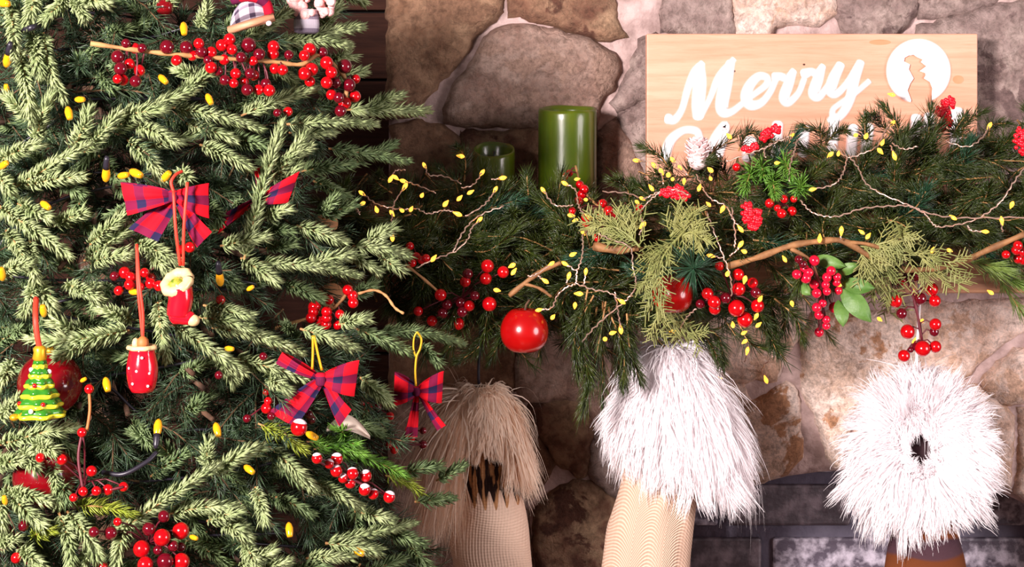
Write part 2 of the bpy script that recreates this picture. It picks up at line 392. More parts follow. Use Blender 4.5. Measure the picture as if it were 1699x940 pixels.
# ------------------------------------------------------------------ needles
def needle_geo(C, n, ln, w, a0, a1, rng, bend=0.25, sides=3, start=0.0, droop=0.0, lenvar=0.2, flat=0.0, tipstar=0):
    """C (k,3) curve; returns verts, quads, tris of n needles around it"""
    seg = np.diff(C, axis=0); L = np.linalg.norm(seg, axis=1); cum = np.concatenate([[0], np.cumsum(L)]); tot = cum[-1]
    s = start+(1-start)*(np.arange(n)+rng.random(n))/n
    if tipstar: s[:tipstar] = 1
    q = s*tot; idx = np.clip(np.searchsorted(cum, q)-1, 0, len(L)-1); u = ((q-cum[idx])/L[idx])[:, None]
    pos = C[idx]+seg[idx]*u; T = seg[idx]/L[idx][:, None]
    ref = np.tile([0.0, 1.0, 0.0], (n, 1)); bad = np.abs(T[:, 1]) > 0.93; ref[bad] = [1.0, 0, 0]
    A = np.cross(T, ref); A /= np.linalg.norm(A, axis=1)[:, None]; B = np.cross(A, T)
    ph = rng.random(n)*2*np.pi; c, s_ = np.cos(ph)[:, None], (np.sin(ph)*(1-flat))[:, None]
    O = A*c+B*s_; O /= np.maximum(np.linalg.norm(O, axis=1)[:, None], 1e-6)
    al = (a0+(a1-a0)*s+rng.normal(0, 0.13, n))[:, None]
    if tipstar: al[:tipstar] = rng.random((tipstar, 1))*a1*1.2
    D = np.cos(al)*T+np.sin(al)*O; D[:, 2] -= droop
    l = (ln*(1-0.25*(s > 0.9))*(1+rng.normal(0, lenvar, n)))[:, None]
    D2 = D+bend*T; D2 /= np.linalg.norm(D2, axis=1)[:, None]
    mid = pos+D*l*0.5; tip = mid+D2*l*0.5
    X = np.cross(D, T); X /= np.maximum(np.linalg.norm(X, axis=1)[:, None], 1e-6); Z = np.cross(X, D)
    rings = []
    for base, ww in ((pos, w*0.8), (mid, w)):
        for k in range(sides):
            an = 2*math.pi*k/sides; rings.append(base+(X*math.cos(an)+Z*math.sin(an)*0.7)*ww*0.5)
    V = np.stack(rings+[tip], 1); m = 2*sides+1; off = (np.arange(n)*m)[:, None]
    quads = np.concatenate([off+np.array([[k, (k+1) % sides, sides+(k+1) % sides, sides+k]]) for k in range(sides)])
    tris = np.concatenate([off+np.array([[sides+k, sides+(k+1) % sides, 2*sides]]) for k in range(sides)])
    return V.reshape(-1, 3), quads, tris
def twig_geo(C, r0, r1, sides=5):
    mb = MB().tube([Vector(c) for c in C], list(np.linspace(r0, r1, len(C))), sides, cap=False)
    return np.array([tuple(v) for v in mb.v]), np.array(mb.f)
def sprig(C, mats, parent, n, ln, w, a0=1.0, a1=0.5, seed=0, tw=0.0011, name='sprig', **kw):
    rng = np.random.default_rng(seed); C = np.asarray(C, dtype=float)
    V, q, t3 = needle_geo(C, n, ln, w, a0, a1, rng, **kw); TV, tq = twig_geo(C, tw, tw*0.5)
    o = np_mesh(name, np.vstack([V, TV]), [q, t3, tq+len(V)], np.concatenate([np.zeros(len(q)+len(t3)), np.ones(len(tq))]), mats, parent)
    return o

# ------------------------------------------------------------------ the tree
XT, YT = -0.50, 2.02
tree = thing('christmas_tree', 'large sage green artificial Christmas tree filling the left side', 'tree', (XT, YT, 0))
MB().tube([(XT, YT, 0), (XT, YT, 1.2), (XT, YT, 2.3)], [0.035, 0.028, 0.012], 10).build('trunk', BARK, tree)
for k in range(3):
    a = k*2.1+0.4; MB().tube([(XT, YT, 0.12), (XT+0.2*math.cos(a), YT+0.2*math.sin(a), 0.02), (XT+0.3*math.cos(a), YT+0.3*math.sin(a), 0.012)], 0.01, 8).build('stand_leg', CABLE, tree)
def YS(px, py):
    x = (px-CXP)/F*1.65; Rr = 0.47+0.07*max(min(py, 1000), -60)/940; dx = x-XT
    return YT-math.sqrt(max(Rr*Rr-dx*dx, 0.035))
TS = [ # base -> tip in px, extra depth (m), tone
 (58,-25,42,45),(118,-12,70,36),(130,-5,184,8),(120,0,142,32),(18,10,24,100),(55,55,66,130),(72,55,108,172),(30,75,52,205),
 (50,195,5,155),(60,235,92,150),(122,245,150,175),(140,252,202,182),(185,215,324,145),(200,192,275,180),(340,132,292,112),(300,158,348,118),
 (285,178,438,216),(225,205,300,240),(455,72,604,42),(480,66,585,77),(405,64,492,14),(535,52,566,6),(555,-12,608,4),(575,182,714,184),(610,178,670,156),
 (475,206,625,206),(400,192,529,144),(440,108,492,137,.03),(555,128,608,117,.04),(480,220,556,219,.03),(550,98,585,92,.05),
 (0,265,68,236),(25,310,150,236),(45,306,147,292),(-10,285,20,318),(30,338,85,363),(90,374,144,351),(0,342,120,428),(150,405,211,350),(140,432,214,376),(150,436,218,421),
 (222,398,306,440),(250,412,282,453),(212,232,278,302),(300,285,312,296),(332,240,422,282),(10,382,48,446),(50,398,62,474),(-12,460,52,434),
 (366,408,448,391),(405,430,430,330,0,470,196),(450,300,512,212),(448,276,522,240),(452,318,500,268),(545,246,681,268,.04,1),(500,284,590,271,.04,1),(440,362,479,344),
 (492,374,575,403),(535,362,590,337,.02,1),(530,356,557,327,.02,1),(430,434,600,458),(510,442,584,421),(572,414,634,454),(585,408,682,425),(608,402,654,377),(628,424,670,451),
 (400,428,462,472),(442,412,489,404,.03,1),(440,382,484,384,.03,1),(340,330,372,372,.03,1),
 (58,462,36,523),(60,464,90,514),(214,548,43,562),(160,560,90,594),(140,554,84,530),(218,530,165,508,.02),(262,502,279,602),(288,538,408,622),(330,526,424,552),(338,506,424,527),
 (352,543,506,587),(388,594,517,633),(440,624,480,650),(350,580,390,640,.02),(498,545,594,579),(562,538,615,528),(588,544,686,589,.01,1),(628,550,773,571,0,1),(698,574,729,603,.01,1),(598,626,650,670),
 (545,690,640,722,.03,1),(410,480,470,440,.05,1),(110,470,170,500,.02),(155,470,160,505,.02),
 (0,737,130,707),(60,735,92,750),(-12,772,40,766),(38,748,58,776),(80,752,98,845),(8,815,88,834),(8,812,77,878),(8,812,4,876),
 (203,878,364,768),(345,788,426,738),(345,775,347,728),(280,852,404,843),(214,856,190,948),(112,848,166,935),(98,850,118,950),(-8,900,28,892),(368,866,413,893),(404,898,426,950),
 (350,782,441,740),(448,742,526,817),(522,798,604,844),(598,850,650,861),(540,902,690,867),(540,900,637,915),(508,926,590,925),(424,808,441,870),(344,864,403,847),(388,862,411,897),(398,936,457,911),
 (688,832,754,827,0,1),(668,786,732,774,.02,1),(724,797,772,769,.02,1),(458,824,522,856,.02,1),(678,902,718,950,.02,1),(455,760,500,800,.02,1),
 (160,905,130,945),(420,950,480,930),(30,905,75,945),(480,950,545,935,.02,1),(600,955,670,925,.02,1),(220,700,250,740,.05,1),(640,880,705,905,.02,1),
 (250,20,300,-10,.03),(330,45,345,5,.03),(215,55,250,30,.05,1),(170,60,215,45,.05,1),(120,110,155,85,.05,1),(160,120,190,150,.04,1),(360,60,400,25,.04,1),
 (230,250,330,225,.04),(310,205,395,235,.03),(380,230,450,245,.03,1),(270,330,200,300,.05,1),(100,300,140,325,.03,1),(350,440,400,480,.04,1),(180,470,150,520,.04,1),
 (300,620,350,600,.06,1),(250,790,330,740,.06,1),(480,680,450,720,.05,1),(330,900,380,940,.04,1),(20,600,-5,640,.03),(0,690,35,660,.02,0),(110,690,140,660,.06,1),(300,690,350,655,.06,1),
 (470,470,540,500,.06,1),(590,490,620,470,.07,1),(520,300,580,330,.06,1),(590,270,660,235,.06,1),(470,120,540,150,.05,1),(520,180,590,165,.05,1),(590,640,640,650,.05,1),(560,720,640,700,.06,1),(300,445,345,470,.05,1)]
TWM = TWIG
for i, s in enumerate(TS):
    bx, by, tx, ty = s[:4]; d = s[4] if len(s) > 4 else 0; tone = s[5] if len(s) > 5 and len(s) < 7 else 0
    d += R.uniform(-0.006, 0.012)
    if len(s) == 7: pts = [(bx, by, 0.02), (tx, ty, 0.0), (s[5], s[6], -0.005)]
    else:
        L = math.hypot(tx-bx, ty-by); nx, ny = (ty-by)/L, -(tx-bx)/L; c = R.uniform(-0.08, 0.08)*L + (-0.04*L if abs(tx-bx) > abs(ty-by) else 0)
        pts = [(bx, by, 0.035), ((bx+tx)/2+nx*c, (by+ty)/2+ny*abs(c)*0.6, 0.008), (tx, ty, 0.0)]
    C = [P(a, b, YS(a, b)+d+e) for a, b, e in pts]
    C = spline(C, 6); L = sum(np.linalg.norm(np.diff(C, axis=0), axis=1))
    ss = L*0.86; C = C*1.0
    C[-1] = C[-1]; ln = 0.0132*R.uniform(0.92, 1.1)
    end = C[-1]-(C[-1]-C[-2])/np.linalg.norm(C[-1]-C[-2])*0.006; C[-1] = end
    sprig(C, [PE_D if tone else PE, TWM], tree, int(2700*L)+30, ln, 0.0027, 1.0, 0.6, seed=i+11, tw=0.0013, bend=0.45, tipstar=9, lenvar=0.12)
for (bx, by, tx, ty, m) in [(508,732,600,752,PE_B),(560,745,668,786,PE_B),(575,728,560,712,PE_B),(640,788,692,812,PE_Y),(428,702,502,744,PE_Y),(120,838,215,850,PE_Y),(520,745,590,735,PE_B),(55,890,85,880,PE_Y),(100,800,110,830,PE_D)]:
    C = spline([P(bx, by, YS(bx, by)+0.03), P((bx+tx)/2, (by+ty)/2-4, YS(tx, ty)+0.008), P(tx, ty, YS(tx, ty)+0.005)], 6); L = sum(np.linalg.norm(np.diff(C, axis=0), axis=1))
    sprig(C, [m, TWM], tree, int(2600*L), 0.014, 0.0018, 1.0, 0.6, seed=int(bx), tw=0.001, bend=0.5, tipstar=8)
dp = []
for k in range(8):
    C = spline([(0, 0, 0), (R.uniform(-.006, .006), R.uniform(-.006, .006), .03), (R.uniform(-.012, .012), R.uniform(-.012, .012), .06)], 5)
    o = sprig(C, [PE_D, TWIG], None, 170, .0132, .0025, 1.0, .6, seed=900+k, tw=.0012, bend=.45, tipstar=9, lenvar=.12); dp.append(o.data); bpy.data.objects.remove(o)
# inner dark foliage: hundreds of thin sprays behind the tips, nobody could count them
TREEPOLY = [(-40,-60),(520,-60),(500,60),(520,150),(560,215),(540,260),(500,300),(500,380),(560,430),(540,462),(375,462),(380,520),(470,545),(590,560),(590,640),(640,700),(640,760),(650,860),(690,950),(660,1010),(-40,1010)]
def fill(name, poly, count, depth, ln, w, need, mats, parent, seed, axisfun, slen):
    rng = np.random.default_rng(seed); rr = random.Random(seed); Vs = []; Fs = []; Ms = []; off = 0; c = 0
    x0, x1 = min(p[0] for p in poly), max(p[0] for p in poly); y0, y1 = min(p[1] for p in poly), max(p[1] for p in poly)
    while c < count:
        px, py = rr.uniform(x0, x1), rr.uniform(y0, y1)
        if not pip(px, py, poly): continue
        c += 1; base, d = axisfun(px, py, rr); L = slen*rr.uniform(0.7, 1.3)
        C = np.array([base, base+d*L*0.5, base+d*L+Vector((0, 0, -0.01))])
        V, q, t3 = needle_geo(C, need, ln, w, 0.95, 0.5, rng, bend=0.15); TV, tq = twig_geo(C, 0.0012, 0.0006, 4)
        Vs += [V, TV]; Fs += [(q+off, t3+off, tq+off+len(V))]; off += len(V)+len(TV)
    Q = np.concatenate([f[0] for f in Fs]); T3 = np.concatenate([f[1] for f in Fs]); TQ = np.concatenate([f[2] for f in Fs])
    o = np_mesh(name, np.vstack(Vs), [Q, T3, TQ], np.concatenate([np.zeros(len(Q)+len(T3)), np.ones(len(TQ))]), mats, parent)
    o['kind'] = 'stuff'; return o
def tree_axis(px, py, rr):
    Y = YS(px, py)+rr.uniform(0.055, 0.19); b = P(px, py, Y); out = Vector((b.x-XT, b.y-YT, 0)).normalized()
    d = (out*rr.uniform(0.2, 1.0)+Vector((rr.uniform(-1, 1), rr.uniform(-0.6, 0.3), rr.uniform(-0.7, 0.5)))).normalized()
    return b-d*0.03, d
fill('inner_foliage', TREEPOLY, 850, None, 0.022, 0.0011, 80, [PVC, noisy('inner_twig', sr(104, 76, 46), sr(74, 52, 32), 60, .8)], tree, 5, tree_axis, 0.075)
cnt = 0
while cnt < 95:
    px, py = R.uniform(-30, 640), R.uniform(-40, 980)
    if not pip(px, py, TREEPOLY): continue
    cnt += 1; b = P(px, py, YS(px, py)+R.uniform(.05, .12)); d = Vector((R.uniform(-.8, 1), -.5, R.uniform(-.6, .45))).normalized(); o = bpy.data.objects.new('sprig', R.choice(dp)); COL.objects.link(o); adopt(o, tree)
    o.matrix_basis = Matrix.Translation(b-d*.03)@d.to_track_quat('Z', 'Y').to_matrix().to_4x4()@Matrix.Rotation(R.uniform(0, 6), 4, 'Z')
for k in range(46):                                # boughs that carry the tips
    px, py = R.uniform(-20, 560), R.uniform(-40, 980)
    if not pip(px, py, TREEPOLY): continue
    p = P(px, py, YS(px, py)+0.05); MB().tube([(XT, YT, p.z+0.03), ((XT+p.x)/2, (YT+p.y)/2, p.z+0.015), p], [0.007, 0.005, 0.0025], 6).build('branch', BARK, tree)

# ------------------------------------------------------------------ berries
def ball(name, m):
    mb = MB(); prof = [(max(math.sin(math.pi*i/14), 0.02), -math.cos(math.pi*i/14)) for i in range(15)]
    mb.lathe((0, 0, 0), prof, 20); o = mb.build(name, m); me = o.data; bpy.data.objects.remove(o); return me
BM = {'r': ball('berry', RED), 'd': ball('berry', WINE), 'p': ball('berry', PINKRED)}
mb = MB(); prof = [(max(math.sin(math.pi*i/14), 0.02), -math.cos(math.pi*i/14)) for i in range(15)]
mb.lathe((0, 0, 0), prof[:12], 20, 0); mb.lathe((0, 0, 0), [(r*1.04, h*1.04) for r, h in prof[10:]], 20, 1, ripple=lambda i, a: 0.07*math.sin(3*a)*(i == 0))
o = mb.build('berry', [RED, SNOW]); BM['s'] = o.data; bpy.data.objects.remove(o)
def berries(label, lst, Yf, stems=(), group='red berry picks', stem_mat=STEMRED, twigs=(), hub=None, spread=0.012):
    """lst (px, py, r, kind); each berry a part, joined by thin stems to the nearest twig or hub"""
    cx = sum(b[0] for b in lst)/len(lst); cy = sum(b[1] for b in lst)/len(lst)
    Yfn = Yf if callable(Yf) else (lambda a, b: Yf)
    root = thing('berry_spray', label, 'berries', P(cx, cy, Yfn(cx, cy)), group)
    tw = []
    for pts, r, m in twigs:
        C = spline([P(a, b, Yfn(a, b)+0.004) for a, b in pts], 6); tw += [Vector(c) for c in C]
        MB().tube(C, [r*(1+0.2*math.sin(i*1.7)) for i in range(len(C))], 7).build('twig', m, root)
    if not tw:
        h = hub or (cx, cy); tw = [P(h[0], h[1], Yfn(*h)+0.022)]
    st = MB()
    for (px, py, r, *k) in lst:
        k = k[0] if k else 'r'; Y = Yfn(px, py)+R.uniform(-spread, spread)*0.7; p = P(px, py, Y); o = bpy.data.objects.new('berry', BM[k]); COL.objects.link(o)
        o.location = p; rr = S(r, Y); o.scale = (rr, rr, rr*1.02); o.rotation_euler = (R.uniform(-.3, .3), R.uniform(-.3, .3), R.uniform(0, 6)); adopt(o, root)
        q = min(tw, key=lambda v: (v-p).length); mid = (p+q)/2+Vector((0, 0.006, 0.004)); st.tube([p+Vector((0, rr*0.5, 0)), mid, q], 0.0009, 5)
    for pts in stems: st.tube(spline([P(a, b, Yfn(a, b)+0.003) for a, b in pts], 5), 0.0014, 6)
    st.build('stem', stem_mat, root)
    return root
yt = lambda o: (lambda a, b: YS(a, b)+o)
berries('long spray of red and wine berries on a tan twig across the upper tree', [
 (209,72,8,'d'),(224,80,9),(236,80,8,'d'),(195,94,11,'d'),(215,106,9),(200,114,11,'d'),(231,117,10),(195,131,8),(205,133,9),(225,135,10,'d'),(277,78,12,'d'),(309,79,11,'d'),(293,100,9),(319,92,9),(330,72,9),(334,86,10,'d'),(350,87,10),(372,99,9),(350,112,10),(368,75,10),(381,65,10),(385,82,9),(412,75,13,'d'),(373,133,9,'d'),(391,122,9),(388,138,8),(410,149,10,'d'),(415,122,9,'d'),
 (421,125,9),(429,149,9),(447,150,10),(441,139,9,'d'),(430,90,10,'d'),(420,101,8),(454,77,10),(453,89,10),(479,91,8,'d'),(456,114,9),(469,116,9),(514,82,11),(505,92,9),(517,115,11),(505,122,11),(535,87,9,'d'),(542,104,11),(572,110,12,'d'),(550,120,10),(542,137,10),(556,137,10,'d'),(579,141,11,'d'),(590,131,8),(550,157,9),(562,162,9,'d'),(589,160,10),(572,171,11),(565,184,10,'d'),(514,135,9),(362,118,8,'d'),(400,95,9,'d'),(345,100,8,'d'),(405,135,8)],
 yt(-0.022), twigs=[([(150,72),(240,85),(310,92),(400,99),(450,102),(500,107),(530,92),(570,125),(575,170)], 0.0022, TWIG)])
berries('two dark red berries low on the sprig under the long berry twig', [(478,185,8),(460,187,7,'d')], yt(0.0))
berries('loose red berries behind the little boot ornament', [(197,482,8),(215,472,9),(250,470,9),(264,474,9),(207,452,10),(217,460,9),(250,460,8),(190,458,8,'d'),(232,476,8),(315,410,9),(300,414,8),(240,452,8)], yt(0.01))
berries('red berry cluster tied to a curling orange twig at mid tree', [(522,509,11),(520,517,9),(546,497,8),(542,517,9),(542,527,9),(564,521,8),(541,538,9),(560,539,8),(516,527,9),(529,532,8),(585,490,9),(586,502,9),(577,481,9)], 1.70,
 twigs=[([(455,545),(500,531),(540,518),(565,500),(583,474)], 0.0018, TWIG), ([(594,487),(620,481),(640,490),(655,510),(670,520)], 0.0014, TWIG)])
berries('row of small red berries beside the lower wine bauble', [(136,717,8),(67,759,8),(103,762,9),(152,781,9),(122,825,7),(138,815,8),(160,814,8),(179,812,9),(205,807,8)], yt(-0.012), stems=[[(120,828),(160,818),(205,807)], [(136,717),(130,760),(138,815)]], hub=(140, 800))
berries('big glossy red berry cluster at the bottom of the tree', [(272,856,10,'d'),(300,880,14),(269,891,14),(247,877,11,'d'),(235,910,14),(301,931,14),(241,936,13),(274,931,14,'d'),(287,905,9,'d'),(300,907,8,'d'),(184,884,11,'d'),(195,865,7),(156,882,9,'d'),(170,940,9),(262,912,8,'d')], yt(0.0))
berries('wine berries in the bottom left corner', [(39,872,9,'d'),(12,877,8,'d'),(27,925,9),(47,925,11,'d'),(5,905,8,'d')], yt(0.02))
berries('snow tipped red berries lying along the bright green fir sprig', [(526,760,9,'s'),(559,761,10,'s'),(546,769,8,'s'),(558,781,10,'s'),(585,785,10,'s'),(607,789,10,'s'),(581,801,9,'s'),(569,793,8,'s'),(605,812,10,'s'),(619,819,9,'s'),(646,824,10,'s')], yt(-0.025), hub=(585, 795), stems=[[(520,760),(575,790),(646,824)]])
berries('wine and red berries hanging below the small tartan bow', [(681,713,9),(702,714,6,'d'),(702,737,7,'d'),(645,727,7,'d'),(646,737,7),(654,746,7),(682,726,7)], 1.74, stems=[[(655,746),(675,738),(702,737)]], hub=(668, 732))
berries('red berries between the two lower tartan bows', [(647,690,7),(610,675,8),(626,675,7,'d'),(596,691,8,'d'),(586,699,7),(600,668,6)], 1.75)
berries('dark berries half hidden behind the big lower tartan bow', [(442,650,6),(445,665,7),(442,677,9),(410,694,7,'d'),(512,687,8,'d'),(516,695,8,'d'),(437,591,7,'d'),(505,680,7,'d'),(450,690,7,'d')], yt(0.025))
o = berries('single red berry right of the little boot ornament', [(366,497,8)], yt(0.02)); o.name = 'berry_pick'
o = berries('single red berry on a brown stalk right of the large bauble', [(148,645,8)], yt(-0.01), stems=[[(148,648),(149,680),(144,715)]], stem_mat=TEDDY); o.name = 'berry_pick'
o = berries('single wine berry above the big lower tartan bow', [(363,622,7,'d')], yt(0.02)); o.name = 'berry_pick'
o = berries('large snow capped berry under the big lower tartan bow', [(496,709,14,'s')], yt(-0.02)); o.name = 'berry_pick'

# ------------------------------------------------------------------ bows and ornaments
def patch(mb, grid, uv, thick=0.0009, mi=0):
    n, m = len(grid), len(grid[0])
    for off in (0, thick):
        V = [g+Vector((0, off, 0)) for row in grid for g in row]; U = [u for row in uv for u in row]
        mb.add(V, [(i*m+j, i*m+j+1, (i+1)*m+j+1, (i+1)*m+j) for i in range(n-1) for j in range(m-1)], mi, U)
def bow(label, knot, loops, tails, Y, kr=9, cords=()):
    K = P(*knot, Y); root = thing('tartan_bow', label, 'bow', K, 'red and navy tartan bows')
    def lobe(name, e1, e2, loop, k):
        A, B = P(*e1, Y), P(*e2, Y); mid = (A+B)/2; L = (mid-K).length; wd = (B-A).length; ax = (B-A).normalized(); N = 12; M = 9; mb = MB()
        kw = wd*0.22
        for side in ((-1, 1) if loop else (-1,)):
            g = []; uvs = []
            for i in range(N+1):
                u = i/N; c = K.lerp(mid, u); wh = kw+(wd-kw)*min(1, (u**0.75)*1.02); dirn = (ax if u > 0.05 else ax); row = []; ur = []
                sag = math.sin(math.pi*min(u*0.98, 1))**0.8
                for j in range(M):
                    v = j/(M-1)-0.5
                    dep = side*(0.010*sag if loop else 0.0) + 0.0035*math.sin(v*11+k)*(1-u*0.7)*u**0.3 - (0.004*math.sin(u*5+k) if not loop else 0) - (0 if loop else 0.002)
                    row.append(c+dirn*wh*v+Vector((0, dep, 0))); ur.append((u*L*1.05+k*0.013, v*wd+k*0.007+0.05))
                g.append(row); uvs.append(ur)
            patch(mb, g, uvs)
        return mb.build(name, TARTAN, root)
    for k, (a, b) in enumerate(loops): lobe('loop', a, b, True, k)
    for k, (a, b) in enumerate(tails): lobe('tail', a, b, False, k+3)
    mb = MB(); r = S(kr, Y); mb.lathe(K+Vector((0, -0.003, -r)), [(r*.55, 0), (r*.85, r*.3), (r*.8, r), (r*.88, r*1.7), (r*.55, r*2)], 16); mb.build('knot', TARTAN, root)
    for pts, rad, m in cords: MB().tube(spline([P(a, b, Y-0.012) for a, b in pts], 6), rad, 6).build('cord', m, root)
    return root
bow('wide red tartan bow at mid left of the tree', (289,325), [((200,302),(212,357)),((346,304),(347,362))], [((216,378),(264,400)),((353,384),(328,410))], YS(280,340)-0.028, 10)
bow('red tartan bow half hidden behind an upright sprig', (428,330), [((361,388),(376,352)),((497,284),(478,336))], [((424,278),(436,276))], YS(420,330)+0.022, 9)
bow('big red tartan bow on gold cord at lower tree', (533,628), [((468,584),(458,602)),((596,598),(588,657))], [((446,682),(492,706)),((584,678),(564,706))], YS(530,640)-0.012, 11,
    [([(519,556),(519,585),(518,612)], 0.0013, GOLD), ([(521,556),(527,585),(534,614)], 0.0013, GOLD)])
bow('small red tartan bow on gold cord at the tree edge', (692,648), [((655,617),(653,672)),((736,616),(733,668))], [((672,722),(693,724)),((740,704),(726,713))], 1.72, 8,
    [([(690,640),(689,615),(691,592),(697,578),(699,562),(692,550)], 0.0012, GOLD), ([(690,592),(686,578),(687,560),(692,550)], 0.001, GOLD)])
def bauble(name, label, px, py, r, Y, m, cat='bauble', squash=1.0):
    root = thing(name, label, cat, P(px, py, Y)); rr = S(r, Y); c = P(px, py, Y); n = 24
    MB().lathe(c, [(max(math.sin(math.pi*i/n), 0.01)*rr, -math.cos(math.pi*i/n)*rr*squash) for i in range(n+1)], 40).build('ball', m, root)
    MB().lathe(c+Vector((0, 0, rr*squash*0.96)), [(rr*.16, 0), (rr*.17, rr*.1), (rr*.13, rr*.16)], 14).build('cap', GOLD, root)
    MB().tube([c+Vector((0.003*math.cos(a), 0, rr*(squash+.2)+0.003*math.sin(a))) for a in np.linspace(0, 6.28, 10)], 0.0005, 5).build('hook', GOLD, root)
    return root
bauble('glass_bauble', 'large wine red bauble behind the little tree ornament', 83, 636, 53, YS(80,636)+0.035, BAUBLE)
bauble('glass_bauble', 'wine red bauble low in the tree behind a drooping sprig', 74, 790, 52, YS(74,790)+0.045, BAUBLE)
bauble('glass_bauble', 'small red bauble near the top behind the needles', 274, 12, 15, YS(274,12)+0.05, BAUBLE)
# ceramic sack
Y = YS(236,600)-0.03; c = P(236, 649, Y); root = thing('sack_ornament', 'red ceramic sack ornament with white dots and a teddy', 'ornament', c)
MB().lathe(c, [(S(r, Y), S(h, Y)) for r, h in [(10,-1),(18,0),(22,8),(25,22),(26,36),(25,48),(22,60),(20.5,67),(22,73),(10,74)]], 32, ripple=lambda i, a: 0.03*math.sin(9*a)*(i > 5)).build('sack', REDGL, root)
MB().lathe(c, [(S(r, Y), S(h, Y)) for r, h in [(20,69),(24,70),(25,73),(23,77),(17,77),(16,72)]], 32, ripple=lambda i, a: 0.06*math.sin(7*a)).build('rim', CREAM, root)
MB().lathe(c+Vector((S(2, Y), -S(5, Y), S(76, Y))), [(S(r, Y), S(h, Y)) for r, h in [(7,-4),(9,0),(10,5),(9,11),(5,15),(1,17)]], 20).build('teddy', TEDDY, root)
MB().lathe(c+Vector((-S(11, Y), 0, S(76, Y))), [(S(r, Y), S(h, Y)) for r, h in [(4,-3),(6,0),(6,6),(4,11),(1,13)]], 16).build('sweet', CREAM, root)
for px, py in [(218,608),(232,612),(252,616),(225,633),(250,637),(241,590)]:
    q = P(px, py, Y); dx = q.x-c.x; yy = Y-math.sqrt(max(S(25.2, Y)**2-dx*dx, 1e-6)); MB().lathe((q.x, yy, q.z), [(S(2.6, Y), 0), (S(1.8, Y), S(1, Y))], 12, axis=(dx, yy-Y, 0)).build('dot', SNOW, root)
for d in (-3, 3): MB().tube(spline([P(227, 405, Y+.012), P(230+d*.5, 470, Y-.004), P(235+d*.7, 520, Y-.004), P(237, 562, Y-.002)], 6), 0.0014, 6).build('ribbon', REDCORD, root)
# ceramic boot
Y = YS(295,490)-0.028; root = thing('boot_ornament', 'red ceramic boot ornament with cream cuff and toe', 'ornament', P(297, 537, Y))
MB().tube(spline([P(298,478,Y), P(300,495,Y), P(297,512,Y), P(296,523,Y)], 5), [S(r, Y) for r in np.linspace(21, 19, 16)], 20).build('shaft', REDGL, root)
MB().tube(spline([P(281,524,Y), P(295,524,Y), P(312,527,Y), P(322,528,Y)], 5), [S(r, Y) for r in [6,10,13,14,14,14,13.5,13,13,12.5,12,12,11.5,11,10,8]], 20).build('foot', REDGL, root)
MB().lathe(P(321, 531, Y)-Vector((0, S(2, Y), 0)), [(S(max(math.sin(math.pi*i/10), .05)*11, Y), -S(math.cos(math.pi*i/10)*10, Y)) for i in range(11)], 20).build('toe_cap', CREAM, root)
ring = [P(294, 468, Y)+Vector((S(19, Y)*math.cos(a), -S(13, Y)*math.sin(a), S(14, Y)*math.sin(a)*-1+S(5, Y)*math.cos(a))) for a in np.linspace(0, 2*math.pi, 25)]
MB().tube(ring, [S(9+1.2*math.sin(i*2.2), Y) for i in range(25)], 12, cap=False).build('cuff', CREAM, root)
MB().lathe(P(295, 474, Y), [(S(r, Y), S(h, Y)) for r, h in [(14,-6),(17,0),(14,8),(8,13),(2,15)]], 18, axis=(0, -0.6, 1), ripple=lambda i, a: 0.12*math.sin(4*a)).build('filling', noisy('moss_glaze', sr(84, 110, 24), sr(176, 168, 60), 260, .3, coat=.4), root)
for a, b in (((311,302),(304,440)), ((288,318),(299,440))): MB().tube(spline([P(*a, Y-.012), P((a[0]+b[0])/2-2, (a[1]+b[1])/2, Y-.014), P(*b, Y-.004)], 6), 0.0015, 6).build('ribbon', REDCORD, root)
MB().tube(spline([P(288,318,Y-.012), P(284,302,Y-.012), P(291,290,Y-.008), P(302,284,Y)], 6), 0.0015, 6).build('ribbon', REDCORD, root)
# glass tree ornament
Y = YS(66,640)-0.03; c = P(66, 690, Y); root = thing('tree_ornament', 'green and yellow glass Christmas tree ornament with gold cap', 'ornament', c)
for k in range(6):
    y0 = k*16; r0 = 42-k*6.0; r1 = r0-9
    wav = lambda i, a, k=k: 0.10*math.sin(7*a+k*2)*(i < 3)
    mb = MB().lathe(c+Vector((0, 0, S(y0, Y))), [(S(x, Y), S(h, Y)) for x, h in [(r0*.7,-2),(r0*.97,0),(r0,4),(r0*.95,7)]], 42, 1, ripple=wav)
    mb.lathe(c+Vector((0, 0, S(y0, Y))), [(S(x, Y), S(h, Y)) for x, h in [(r0*.94,6.5),(r0*.84,12),(r1*.8,20),(r1*.6,22)]], 42, 0, ripple=lambda i, a, k=k: 0.08*math.sin(7*a+k*2)*(i < 2)); mb.build('tier', [ORNG, ORNY], root)
MB().lathe(c+Vector((0, 0, S(92, Y))), [(S(x, Y), S(h, Y)) for x, h in [(9,0),(12,4),(10,14),(11,20),(8,24),(3,26)]], 20).build('cap', GOLD, root)
for dx, dz, m in [(-2,54,RED),(14,24,RED),(-28,24,RED),(16,74,SNOW),(-4,14,SNOW),(-12,78,SNOW)]:
    rr = 42-dz*.36; yy = -math.sqrt(max(rr*rr-dx*dx, 1)); MB().lathe(c+Vector((S(dx, Y), S(yy, Y), S(dz, Y))), [(S(max(math.sin(math.pi*i/8), .05)*4, Y), -S(math.cos(math.pi*i/8)*4, Y)) for i in range(9)], 12).build('bead', m, root)
for q in ((-34,3),(-18,6)): MB().lathe(c+Vector((S(q[0], Y), -S(28, Y), S(q[1], Y))), [(S(max(math.sin(math.pi*i/8), .05)*8, Y), -S(math.cos(math.pi*i/8)*6, Y)) for i in range(9)], 12).build('gold_foot', GOLD, root)
